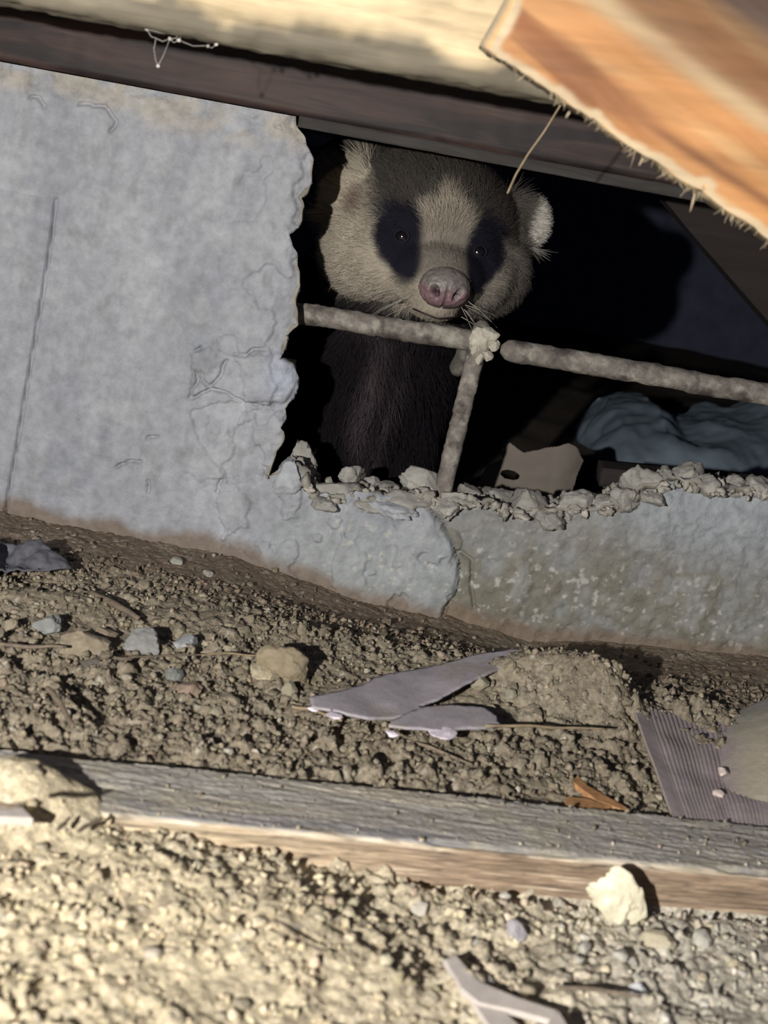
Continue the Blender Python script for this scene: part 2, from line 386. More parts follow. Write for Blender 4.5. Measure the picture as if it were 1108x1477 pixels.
# rubble standing along the bottom of the opening: (px, py centre, half width px, half height px, depth)
rub = [(437, 664, 17, 24, .034), (415, 690, 22, 22, .004), (487, 712, 38, 16, .012), (505, 688, 20, 14, .030), (532, 702, 20, 14, .040), (560, 712, 28, 12, .030), (612, 698, 27, 19, .022),
       (585, 722, 34, 14, .006), (566, 735, 30, 10, .001), (655, 722, 24, 12, .010), (676, 712, 14, 10, .03), (700, 716, 22, 11, .040), (730, 724, 26, 12, .03), (763, 731, 24, 20, .014), (812, 735, 18, 10, .02), (838, 727, 26, 14, .012), (795, 748, 20, 14, .004),
       (870, 726, 22, 12, .016), (922, 702, 27, 22, .014), (900, 722, 22, 14, .006), (962, 698, 20, 17, .016), (992, 688, 24, 18, .018), (1015, 697, 16, 14, .010), (1040, 704, 16, 10, .02), (1062, 700, 20, 12, .016), (1092, 703, 20, 12, .012),
       (944, 718, 16, 10, .004), (1150, 700, 30, 14, .02), (640, 735, 18, 12, .004), (470, 728, 18, 10, .002), (540, 728, 22, 10, .004)]
for k, (px, py, hw, hh, d) in enumerate(rub):
    c = PY(px, py, d); s = .00045
    v, f = rock(3, (hw*s*1.15, .010+.004*((k*7) % 3)/2, hh*s*1.25), 300+k, cuts=9, lump=.55, rot=0., fine=.10)
    col = np.array([.36, .35, .32])*(1+.12*math.sin(k*2.3)); 
    if k in (1, 8): col = np.array([.40, .42, .45])
    mesh_obj('broken_chunk', v+c, f, M_conc, parent=wall, tint=col, shade=True)

bv, bf = ico(1); bf = np.array(bf); n = 900; g6 = np.random.default_rng(66)
lowc = hole_r[(hole_r[:, 0] > -.062) & (hole_r[:, 1] < .14) & (hole_r[:, 0] < .28)]
hp = lowc[g6.integers(0, len(lowc), n)]; dd = g6.uniform(-.002, .050, n); rr = .0008+.0028*g6.random(n)**2
VV = bv[None]*(1+.30*g6.standard_normal((n, len(bv), 1)).clip(-1.3, 1.5))*rr[:, None, None]*(1+.3*g6.standard_normal((n, 1, 3))).clip(.5, 1.6)
VV += np.stack([hp[:, 0], dd, hp[:, 1]-np.maximum(dd, 0)*.12-.002+rr*.4-.004*g6.random(n)*(dd < .004)], -1)[:, None]
tn = np.array([.37, .35, .31])*(1+.22*g6.standard_normal((n, 1))).clip(.5, 1.5)
cr = mesh_obj('rubble_crumbs', VV.reshape(-1, 3), (bf[None]+np.arange(n)[:, None, None]*len(bv)).reshape(-1, 3), M_conc, parent=wall, tint=np.repeat(tn, len(bv), 0).clip(0, 1), shade=False, origin=np.zeros(3)); cr['kind'] = 'stuff'

# ------------------------------------------------------------------ ground
SX = [-.45, -.233, -.146, -.085, -.027, .048, .102, .249, .45]; SZ = [.016, .013, .011, .012, .001, -.003, -.009, .009, .012]
TA, TB = PZ(0, 1080, .020), PZ(1108, 1191, .020)             # back edge of the plank
TC = PZ(548, 1209, .020)
td = (TB-TA)[:2]; td /= np.linalg.norm(td); tn_ = np.array([td[1], -td[0]])   # tn_ points to the camera side
def plank_coord(x, y):
    dx, dy = x-TA[0], y-TA[1]; return dx*td[0]+dy*td[1], dx*tn_[0]+dy*tn_[1]
TW = float(plank_coord(TC[0], TC[1])[1])
def P0(px, py, z=.012): 
    v = PZ(px, py, z); return v[0], v[1]
LUMPS = [  # (px, py, sx, sy, height): gentle rises and dips of the soil, in metres
    (800, 1000, .036, .022, .019), (740, 1000, .03, .018, .007), (868, 1030, .022, .020, .015), (990, 1030, .035, .016, .007), (60, 870, .06, .016, .005),
    (50, 1166, .021, .010, .0085), (0, 1156, .02, .011, .006), (120, 1176, .014, .009, .005), (-110,1150,.05,.016,.006), (40, 1190, .022, .010, .008), (-40, 1186, .03, .014, .008), (330, 900, .05, .02, .003), (250, 1280, .05, .02, .003), (100, 1320, .06, .04, .003),
    (470, 1330, .03, .02, .005), (640, 1150, .05, .012, .001), (950, 1290, .03, .01, -.002), (480, 1390, .04, .02, .004)]
def base_z(x, y):
    x = np.asarray(x, float); y = np.asarray(y, float)
    s, t = plank_coord(x, y)
    zf = np.interp(x, SX, SZ)
    wn = smooth(-.125, -.01, y)
    behind = .0125*(1-wn)+zf*wn
    front = .0035+.0085*smooth(.04, -.04, x)
    k = smooth(TW*.25, TW*.75, t)
    z = behind*(1-k)+front*k
    for (px, py, sx, sy, h) in LUMPS:
        cx, cy = P0(px, py, .012); z = z+h*np.exp(-((x-cx)/sx)**2-((y-cy)/sy)**2)
    # hollow right of the mound, where the ribbed sheet lies
    cx, cy = P0(935, 1035, .01); z = z-.006*np.exp(-((x-cx)/.018)**2-((y-cy)/.022)**2)
    cx, cy = P0(1010, 1120, .01); z = z-.005*np.exp(-((x-cx)/.035)**2-((y-cy)/.028)**2)
    z = z+.0018*fbm(x*28, y*28, 0, 3, 101)
    z = z-.0045*smooth(TW-.001, TW+.001, t)*smooth(TW+.009, TW+.004, t)*smooth(.13, .20, s)
    # under the plank the soil keeps below its top
    on = smooth(-.001, .003, t)*smooth(TW+.001, TW-.004, t)*smooth(-.01, .012, s-.048)
    z = z*(1-on)+np.minimum(z, .012)*on
    return z
def ground_z(x, y):
    x = np.asarray(x, float); y = np.asarray(y, float)
    z = base_z(x, y); s, t = plank_coord(x, y)
    nearwall = smooth(-.115, -.055, y+.02*noise(x*30, y*30, 0, 7))
    ctl = 1-.78*nearwall
    under = smooth(-.001, .002, t)*smooth(TW+.001, TW-.002, t)*smooth(.03, .05, s); ctl = ctl*(1-under)
    heap = smooth(.055, .035, s)*smooth(-.006, 0., t)*smooth(TW+.012, TW, t); ctl = ctl*(1-.75*heap)
    fr = smooth(TW, TW+.01, t)
    ctl = ctl*(1-.25*fr)
    ctl = ctl*(.72+.4*noise(x*24, y*24, 4, 8))
    wx, wy = x+.0022*noise(x*190, y*190, 0, 12)+.0009*noise(x*480, y*480, 0, 14), y+.0022*noise(x*190, y*190, 5, 13)+.0009*noise(x*480, y*480, 5, 15)
    a, ia = worley(wx*105, wy*105, 1); b, ib = worley(wx*230, wy*230, 2); c, ic = worley(wx*480, wy*480, 3)
    pl = lambda d, R, t: np.minimum(np.clip(1-d/R, 0, 1), t)/t
    cl = .0040*pl(a, .62, .40)*(ia > .66)*ia + .0020*pl(b, .70, .45)*(ib > .25)*(.2+ib) + .0014*pl(c, .75, .5)*(.3+ic)
    pit = -.0030*smooth(.25, .6, noise(x*95, y*95, 1, 9))
    return z+ctl*(cl+pit+.0024*fbm(x*170, y*170, 0, 5, 111)-.0012)+.0005*fbm(x*300, y*300, 0, 2, 121)*(1-under)
def G(px, py):                                               # where a pixel's line of sight meets the soil
    z = .012
    for _ in range(12):
        v = PZ(px, py, z); z = .5*z+.5*float(base_z(v[0], v[1]))
    return np.array([v[0], v[1], float(ground_z(v[0], v[1]))])
GS = .00105
ax = np.concatenate([-.6-np.linspace(1.4, 0, 12, endpoint=False)**1.5, np.linspace(-.6, -.27, 30, endpoint=False), np.arange(-.27, .285, GS), np.linspace(.285, .6, 30, endpoint=False), .6+np.linspace(0, 1.4, 12)**1.5])
ay = np.concatenate([np.linspace(-1.3, -.48, 30, endpoint=False), np.arange(-.48, .008, GS), [.012, .03]])
X, Yg = np.meshgrid(ax, ay, indexing='ij')
Zq = ground_z(X, Yg)
s_, t_ = plank_coord(X, Yg)
fr = smooth(TW*.3, TW, t_)
heapc = smooth(.075, .045, s_)*smooth(-.004, .004, t_)
c0 = np.zeros(X.shape+(3,)); c0[:] = (.245, .210, .155)
def bl(c, wgt):
    global c0
    c0 = c0*(1-wgt[..., None])+np.array(c)*wgt[..., None]
nA = fbm(X*25, Yg*25, 0, 4, 131); nB = fbm(X*110, Yg*110, 0, 3, 141)
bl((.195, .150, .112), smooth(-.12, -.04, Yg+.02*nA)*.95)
bl((.30, .265, .20), smooth(.0, .5, nA)*.5)
c0 *= 1.12
bl((.56, .49, .355), fr*.9)
bl((.61, .525, .36), np.maximum(smooth(.06, -.06, X+.05*nA)*smooth(TW, TW+.03, t_), heapc)*.75)
bl((.52, .49, .42), fr*smooth(.05, .14, X)*.75)
bl((.16, .13, .10), smooth(.3, .6, nB)*.45)
bl((.55, .52, .44), smooth(.52, .70, fbm(X*330, Yg*330, 0, 2, 151))*.55)
ground = mesh_obj('floor', np.stack([X, Yg, Zq], -1).reshape(-1, 3), grid_faces(*X.shape), M_soil, tint=c0.reshape(-1, 3), origin=np.zeros(3))
prop(ground, 'dry brown soil floor of the crawl space', kind='structure')
def soil_col(x, y):
    i = np.clip(np.searchsorted(ax, x), 0, len(ax)-1); j = np.clip(np.searchsorted(ay, y), 0, len(ay)-1); return c0[i, j]
# crumbs too small to pick apart, joined
NC = 14000
cx = rng.uniform(-.26, .27, NC*3); cy = rng.uniform(-.47, -.004, NC*3)
s2, t2 = plank_coord(cx, cy)
pr = np.where(cy > -.05, .10, 1.)*np.where((t2 > -.001) & (t2 < TW+.001) & (s2 > .045), .22, 1.)*np.where(t2 > TW, .8, 1.)
pr = np.where((t2 > -.004) & (t2 < TW+.006) & (s2 < .06), .03, pr)
pr *= .35+.65*(noise(cx*30, cy*30, 8, 77) > -.1)
kp = rng.random(NC*3) < pr*.6; cx, cy = cx[kp][:NC], cy[kp][:NC]; n = len(cx)
bv, bf = ico(0); bf = np.array(bf)
r_ = .0005+.0013*rng.random(n)**2.4
VV = bv[None]*(1+.35*rng.standard_normal((n, 12, 1)).clip(-1.4, 1.4))*r_[:, None, None]*(1+.35*rng.standard_normal((n, 1, 3))).clip(.4, 1.6)
cz = ground_z(cx, cy); s2, t2 = plank_coord(cx, cy)
on = (t2 > 0) & (t2 < TW) & (s2 > .045); r_ = np.where(on, r_*.55, r_); VV = np.where(on[:, None, None], VV*.55, VV); cz = np.where(on, np.maximum(cz, .0203), cz)
VV += np.stack([cx, cy, cz+r_*.35], -1)[:, None]
tn = soil_col(cx, cy)*(1+.20*rng.standard_normal((n, 1))).clip(.5, 1.4)*(1+.025*rng.standard_normal((n, 3)))
FF = (bf[None]+np.arange(n)[:, None, None]*12).reshape(-1, 3)
cr = mesh_obj('soil_crumbs', VV.reshape(-1, 3), FF, M_soil, parent=ground, tint=np.repeat(tn, 12, 0).clip(0, 1), shade=False, origin=np.zeros(3)); cr['kind'] = 'stuff'
# the larger clods, one object each
protos = []
for k in range(10):
    v, f = rock(1, np.array([1, .85, .7]), 500+k, cuts=10, lump=.5)
    protos.append((v, f))
cm = {}
def clod_mesh(k, tone, r):
    key = (k, tone, r)
    if key not in cm:
        tones = [(.24, .205, .15), (.31, .275, .205), (.62, .54, .39), (.50, .48, .42), (.22, .18, .135)]
        v, f = protos[k]; o = mesh_obj('soil_clod', v*r, f, M_clod, parent=ground, tint=tones[tone], origin=np.zeros(3), shade=False); cm[key] = o.data; bpy.data.objects.remove(o)
    return cm[key]
g2 = np.random.default_rng(21); cnt = 0
while cnt < 290:
    x = g2.uniform(-.25, .25); y = g2.uniform(-.45, -.012); s2, t2 = plank_coord(x, y)
    if -.003 < t2 < TW+.003 and s2 > .04: continue
    if y > -.06 and g2.random() < .8: continue
    pxx = (np.array([x, y, .01])-CAM); de = pxx@FW; u_ = PW/2+F*(pxx@CR)/de; v_ = PH/2-F*(pxx@CU)/de
    if not (-20 < u_ < PW+20 and v_ < PH+20): continue
    if 440 < u_ < 760 and 940 < v_ < 1065: continue
    if u_ > 905 and 1030 < v_ < 1190: continue
    if u_ < 180 and 1080 < v_ < 1190: continue
    if t2 > TW: tone = 3 if (x > .05 and g2.random() < .6) else (2 if g2.random() < .8 else 1)
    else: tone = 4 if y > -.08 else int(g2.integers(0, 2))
    rr = [.0021, .0026, .0033, .0044][int(g2.choice(4, p=[.50, .32, .14, .04]))]
    if 760 < u_ < 960 and 950 < v_ < 1060: rr = max(rr, .0028)
    o = bpy.data.objects.new('soil_clod', clod_mesh(int(g2.integers(10)), tone, rr)); COL.objects.link(o); o.parent = ground
    o.location = (x, y, float(ground_z(x, y))+rr*.30); o.rotation_euler = (0, 0, g2.uniform(0, 6.28)); cnt += 1

# ground inside, behind the wall
X, Yg = np.meshgrid(np.linspace(-1.2, 1.6, 140), np.linspace(.055, 2.4, 120), indexing='ij')
zz = .012+.012*fbm(X*9, Yg*9, 0, 4, 161)
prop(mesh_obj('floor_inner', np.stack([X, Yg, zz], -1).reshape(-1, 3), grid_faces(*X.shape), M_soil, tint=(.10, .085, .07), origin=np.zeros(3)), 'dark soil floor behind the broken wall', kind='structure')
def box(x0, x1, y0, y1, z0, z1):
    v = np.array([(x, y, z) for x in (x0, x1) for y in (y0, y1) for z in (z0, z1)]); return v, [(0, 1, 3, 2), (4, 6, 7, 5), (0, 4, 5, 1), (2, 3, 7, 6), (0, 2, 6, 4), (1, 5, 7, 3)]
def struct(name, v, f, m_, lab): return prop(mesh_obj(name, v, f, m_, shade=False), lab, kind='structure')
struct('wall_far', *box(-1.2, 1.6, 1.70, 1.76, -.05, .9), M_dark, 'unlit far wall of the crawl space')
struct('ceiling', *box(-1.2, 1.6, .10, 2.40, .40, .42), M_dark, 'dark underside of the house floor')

# ------------------------------------------------------------------ sill beam on top of the wall
def wood_bar(length_pts, prof, n, amp, s, sc=(30, 200)):
    """sweep a closed profile [(dy,dz)] along x-like axis between two points, with small relief"""
    A, B = length_pts; A = np.array(A, float); B = np.array(B, float); prof = np.array(prof, float)
    d = (B-A); d[2] = 0; d /= np.linalg.norm(d); nrm = np.array([-d[1], d[0], 0])
    ts = np.linspace(0, 1, n); k = len(prof)
    P = A[None, None]+(B-A)[None, None]*ts[:, None, None]+prof[None, :, 0, None]*nrm+prof[None, :, 1, None]*np.array([0, 0, 1.])
    L = np.linalg.norm(B-A); u = ts[:, None]*L*np.ones((1, k)); q = np.arange(k)[None, :]*np.ones((n, 1))
    cen = prof.mean(0); rad = prof-cen; rad /= np.linalg.norm(rad, axis=1)[:, None]
    h = amp*(fbm(u*sc[0], q*.45, 0, 3, s)+.6*noise(u*sc[1], q*.8, 1, s+5))
    P = P+h[..., None]*(rad[None, :, 0, None]*nrm+rad[None, :, 1, None]*np.array([0, 0, 1.]))
    V = P.reshape(-1, 3)
    Fc = [(i*k+j, (i+1)*k+j, (i+1)*k+(j+1) % k, i*k+(j+1) % k) for i in range(n-1) for j in range(k)]
    Fc += [tuple(range(k)), tuple((n-1)*k+j for j in range(k))[::-1]]
    return V, Fc, q.reshape(-1), u.reshape(-1)
def dense(prof, step):
    out = []; prof = [np.array(p, float) for p in prof]
    for a, b in zip(prof, prof[1:]+prof[:1]):
        m_ = max(1, int(np.linalg.norm(b-a)/step)); out += [a+(b-a)*i/m_ for i in range(m_)]
    return out
pf = dense([(0, .0), (0, .055), (.085, .055), (.085, 0)], .004)
v, f, _, _ = wood_bar([(-.6, .003, .2755), (.6, .003, .2755)], pf, 300, .0005, 201)
o = mesh_obj('sill_beam', v, f, M_beam); prop(o, 'dark reddish-brown sill beam lying along the top of the concrete wall', 'beam')
# thin grey strip under the front lip of the beam to the right
v, f, _, _ = wood_bar([(-.088, .0015, .2695), (.50, .0005, .2690)], dense([(0, .0), (0, .0062), (.03, .0062), (.03, 0)], .002), 200, .0006, 211)
M_strip = mat('grey_strip_wood', color=(.048, .044, .042), rough=.85, mott=(.3, 1.), grain=((0, 0, 0), (20, 150, 150)), bumps=((1.5, .4),))
prop(mesh_obj('packing_strip', v, f, M_strip), 'thin grey wooden strip under the dark beam over the opening', 'wood strip')

# ------------------------------------------------------------------ pale board in front of the beam
A, B = PY(-260, -32, -.2), PY(900, 172, -.2)
zb = .2955
pf = dense([(0, .0), (-.003, .002), (-.008, .011), (-.010, .014), (-.010, .095), (.03, .095), (.03, 0)], .003)
v, f, q_, u_ = wood_bar([(-.40, -.2, zb), (.30, -.2, zb+.002)], pf, 420, .0012, 221, (22, 180))
zr = v[:, 2]-zb
kz = smooth(.009, .015, zr+.004*noise(v[:, 0]*40, 0, 0, 5)+.002*noise(v[:, 0]*160, 0, 0, 6))
tt = np.array([.19, .17, .13])*(1-kz[:, None])+np.array([.62, .50, .32])*kz[:, None]
tt *= (1+.2*noise(v[:, 0]*60, v[:, 2]*400, 0, 7))[:, None]
board = thing('floor_joist', (-.05, -.2, zb), 'pale sawn board with a rough grey lower edge crossing the top of the picture', 'board')
mesh_obj('board', v, f, M_pale, parent=board, tint=tt.clip(0, 1))
# orange plank in front, running down to the right
op = [PY(*q, -.262)[[0, 2]] for q in [(692, 62), (1108, 345), (1330, 496), (1620, 180), (820, -380), (730, -6)]]
op = np.array(op); lo_edge = rough_line(op[:3], .0012, .0009, 231, (120, 500)); side = rough_line(np.array([op[5], op[0]]), .004, .0006, 233)
outl = np.vstack([side[:-1], lo_edge, op[3:5]])
n = len(outl)
def ring(y, shrink): 
    c = outl.mean(0); P_ = outl.copy(); dd = c-P_; dd /= np.linalg.norm(dd, axis=1)[:, None]; P_ += dd*shrink
    return np.stack([P_[:, 0], np.full(n, y), P_[:, 1]], -1)
R_ = [ring(-.240, .0), ring(-.258, .0), ring(-.261, .0014), ring(-.2622, .004)]
nn = outl-outl.mean(0)
V = np.vstack(R_); Fc = [(k*n+i, k*n+(i+1) % n, (k+1)*n+(i+1) % n, (k+1)*n+i) for k in range(3) for i in range(n)]
Fc += [tuple(range(n))[::-1], tuple(3*n+i for i in range(n))]
# front face as its own fine grid so that it can carry relief and patches
tn = np.tile([.42, .35, .24], (len(V), 1))
tn[3*n:] = (.80, .46, .20)
orange = thing('brace_board', (op[0][0], -.25, op[0][1]), 'orange-brown varnished plank slanting down to the right with a frayed lower edge', 'board')
mesh_obj('plank', V, Fc[:-1], M_orange, parent=orange, tint=tn)
gxx, gzz = np.meshgrid(np.linspace(op[:, 0].min(), op[:, 0].max(), 300), np.linspace(op[:, 1].min(), op[:, 1].max(), 300), indexing='ij')
fo = R_[3][:, [0, 2]]; mk = inpoly(gxx, gzz, fo); dd_, qx, qz = polydist(gxx, gzz, fo, True)
st = (gxx[1, 0]-gxx[0, 0]); cell = mk[:-1, :-1] | mk[1:, :-1] | mk[1:, 1:] | mk[:-1, 1:]
gx2 = np.where(mk, gxx, qx); gz2 = np.where(mk, gzz, qz)
ca, sa = math.cos(math.radians(24)), math.sin(math.radians(24))
al = (gx2-op[0, 0])*ca-(gz2-op[0, 1])*sa; ac = (gx2-op[0, 0])*sa+(gz2-op[0, 1])*ca
yy = np.full(gx2.shape, -.2622)-.0006*fbm(al*15, ac*90, 0, 3, 241)*smooth(0, .004, dd_)
tc_ = np.zeros(gx2.shape+(3,)); tc_[:] = (.56, .27, .10)
def mixc(T, c, w_): return T*(1-w_[..., None])+np.array(c)*w_[..., None]
gr = fbm(al*10, ac*75+1.2*noise(al*9, ac*20, 0, 3), 0, 4, 251)
tc_ = mixc(tc_, (.66, .42, .20), smooth(.0, .45, gr)*.8)
tc_ = mixc(tc_, (.26, .10, .04), smooth(.02, .45, fbm(al*9+4, ac*95+noise(al*12, ac*30, 0, 4), 3, 5, 252))*.85)
tc_ = mixc(tc_, (.17, .088, .045), smooth(.034, .046, ac+.010*noise(al*16, ac*30, 0, 8))*.75)
tc_ = mixc(tc_, (.085, .058, .050), smooth(.052, .066, ac+.008*noise(al*16, ac*40, 0, 18))*.85)
tc_ = mixc(tc_, (.20, .08, .035), np.exp(-((ac-.012-.05*(al-.08))/.0022)**2)*smooth(.05, .08, al)*.8)
tc_ = mixc(tc_, (.60, .46, .28), np.exp(-((ac-.036)/.004)**2)*smooth(-.1, .3, noise(al*22, ac*50, 0, 19))*.7)
tc_ *= .80
tc_ = mixc(tc_, (.50, .39, .25), smooth(.0040, .0012, dd_+.0012*noise(al*200, ac*200, 0, 9)))
uu = np.zeros(mk.shape, bool)
for a in (0, 1):
    for b in (0, 1): uu[a:299+a, b:299+b] |= cell
ii = -np.ones(mk.shape, int); ii[uu] = np.arange(uu.sum())
qf = ii.ravel()[grid_faces(300, 300).reshape(299, 299, 4)[cell]]
mesh_obj('varnished_face', np.stack([gx2, yy, gz2], -1)[uu], qf[:, ::1], M_orange, parent=orange, tint=tc_[uu])
# frayed fibres on its lower edge
ps = []; gf = np.random.default_rng(5)
for k in range(150):
    i = gf.integers(0, len(lo_edge)-2); p = lo_edge[i]; L = gf.uniform(.001, .0045)*(1.6 if gf.random() < .1 else 1)
    a = np.array([p[0], -.2605+gf.uniform(-.001, .006), p[1]+.001]); dr = np.array([gf.normal()*.5-.15, gf.normal()*.3, -1]); dr /= np.linalg.norm(dr)
    ps.append(tube([a, a+dr*L*.5, a+dr*L+np.array([gf.normal()*.0006, 0, 0])], [.00016, .00013, .00005], 4))
v, f = merge(ps); fb = mesh_obj('frayed_fibre', v, f, M_fibre, parent=orange); fb['kind'] = 'stuff'
ps = []
for (px, py, L, dx) in [(1003, 283, .0068, -.0003), (1043, 300, .0035, .001), (1062, 308, .004, -.001), (928, 232, .003, -.001), (822, 165, .0025, -.001)]:
    a = PY(px, py-4, -.259); sp = tube([a, a+np.array([dx*.5, 0, -L*.5]), a+np.array([dx, 0, -L])], [.0005, .0004, .00015], 5)
    mesh_obj('splinter', *sp, M_fibre, parent=orange)

# ------------------------------------------------------------------ reinforcing bars
def bar(p0, p1, r, s, n=60, bend=.0006):
    t = np.linspace(0, 1, n); P = np.outer(1-t, p0)+np.outer(t, p1); L = np.linalg.norm(np.array(p1)-p0)
    P[:, 2] += bend*noise(t*L*40, 0, 0, s)
    ends = np.minimum(t, 1-t)*L/r; cap = np.sqrt(np.clip(1-(1-np.minimum(ends, 1))**2, .12, 1))
    v, f = tube(P, r*cap*(1+.05*noise(t*L*300, 0, 0, s+1)), 20)
    v = v+0; c = np.repeat(P, 20, 0); d = v-c; v = c+d*(1+.07*noise(v[:, 0]*500, v[:, 1]*500, v[:, 2]*500, s+2))[:, None]
    tn = np.array([.20, .18, .16])*(1+.25*noise(v[:, 0]*120, v[:, 1]*120, v[:, 2]*120, s+3))[:, None]
    k = smooth(.05, .4, fbm(v[:, 0]*160, v[:, 1]*160, v[:, 2]*160, 3, s+4)); tn = tn*(1-k[:, None])+np.array([.33, .31, .27])*k[:, None]
    return v, f, tn
v, f, tn = bar(PY(360, 441, .026), PY(692, 494, .026), .0064, 301)
prop(mesh_obj('rebar', v, f, M_rebar, tint=tn), 'rusty horizontal rebar under the badger chin, left of the mortar lump', 'rebar')
v, f, tn = bar(PY(722, 504, .014), PY(1230, 590, .014), .0066, 311)
prop(mesh_obj('rebar', v, f, M_rebar, tint=tn), 'rusty horizontal rebar right of the mortar lump, running out of the frame', 'rebar')
v, f, tn = bar(PY(698, 462, .022), PY(632, 738, .020), .0056, 321)
prop(mesh_obj('rebar', v, f, M_rebar, tint=tn), 'upright rebar standing in the broken lower edge of the wall', 'rebar')
v, f, tn = bar(PY(676, 496, .042), PY(656, 542, .040), .0054, 331, 20)
prop(mesh_obj('rebar', v, f, M_rebar, tint=tn*.45), 'short rebar stub poking out behind the crossing bars', 'rebar')  # tint darkened to paint in the shade behind the crossing bars
ml = []
for k, (px, py, r, d) in enumerate([(697, 493, .0085, .014), (706, 486, .0062, .011), (690, 503, .0060, .013), (693, 516, .0042, .015), (704, 513, .0035, .010), (685, 492, .0045, .014), (712, 496, .0042, .012)]):
    v, f = rock(3, (r, r*.8, r), 340+k, cuts=7, lump=.3, fine=.09); ml.append((v+PY(px, py, d), f))
v, f = merge(ml); prop(mesh_obj('mortar_lump', v, f, M_conc, tint=(.50, .47, .40)), 'pale lump of mortar stuck where the rebars cross', 'mortar')

# ------------------------------------------------------------------ badger
O = PY(619, 347, .100); yaw = math.radians(11); pit = math.radians(4)
cyw, syw, cp_, sp_ = math.cos(yaw), math.sin(yaw), math.cos(pit), math.sin(pit)
RL = np.array([[cyw, -syw, 0], [syw, cyw, 0], [0, 0, 1.]])@np.array([[1, 0, 0], [0, cp_, -sp_], [0, sp_, cp_]])
def H2W(p): return np.asarray(p)@RL.T+O
def W2H(p): return (np.asarray(p)-O)@RL
ell = []      # (centre world, radii, rotation matrix)
def E(c, r, local=True, R=None):
    v, f = ico(4); v = v*np.array(r)
    if R is not None: v = v@R.T
    v = v+np.array(c)
    if local: v = H2W(v)
    ell.append((v, f))
def roty(a): c, s = math.cos(a), math.sin(a); return np.array([[c, 0, s], [0, 1, 0], [-s, 0, c]])
def rotx(a): c, s = math.cos(a), math.sin(a); return np.array([[1, 0, 0], [0, c, -s], [0, s, c]])
def rotz(a): c, s = math.cos(a), math.sin(a); return np.array([[c, -s, 0], [s, c, 0], [0, 0, 1]])
E((0, .004, .010), (.052, .052, .042)); E((0, -.024, .009), (.038, .026, .028))
E((-.022, .070, .034), (.050, .040, .022)); E((-.045, .05, .03), (.030, .03, .020))
for s in (-1, 1):
    E((s*.034, -.002, -.012), (.030, .034, .028)); E((s*.024, -.022, -.012), (.028, .028, .025)); E((s*.014, -.042, -.014), (.017, .022, .017))
    E((s*.047, .008, .012), (.018, .020, .022))
    E((s*(.054 if s < 0 else .058), .002 if s < 0 else .004, .018 if s < 0 else .022), (.023, .006, .020), R=rotz(s*.25)@rotx(.15)@roty(s*.35))
E((0, -.044, -.012), (.024, .028, .019)); E((0.001, -.060, -.017), (.0195, .017, .0165)); E((0, -.048, -.031), (.017, .024, .010))
E((-.012, .155, .180), (.052, .060, .055), False); E((-.022, .158, .115), (.050, .055, .075), False); E((-.030, .29, .125), (.078, .16, .078), False)
E((-.030, .40, .10), (.075, .08, .08), False)
for x, y in ((-.050, .135), (.004, .140), (-.09, .41), (.03, .41)):
    E((x, y, .068), (.019, .021, .058), False); E((x, y-.012, .022), (.017, .026, .011), False)
E((-.03, .53, .09), (.022, .07, .022), False)
v, f = merge(ell)
me = bpy.data.meshes.new('tmp'); me.from_pydata([tuple(a) for a in v], [], f); tmp = bpy.data.objects.new('tmp', me); COL.objects.link(tmp)
rm = tmp.modifiers.new('r', 'REMESH'); rm.mode = 'VOXEL'; rm.voxel_size = .0022
sm = tmp.modifiers.new('s', 'SMOOTH'); sm.factor = .7; sm.iterations = 12
dg = bpy.context.evaluated_depsgraph_get(); ev = tmp.evaluated_get(dg); em = bpy.data.meshes.new_from_object(ev)
nv = len(em.vertices); BV = np.empty(nv*3); em.vertices.foreach_get('co', BV); BV = BV.reshape(-1, 3)
BF = [tuple(p.vertices) for p in em.polygons]
bpy.data.objects.remove(tmp)
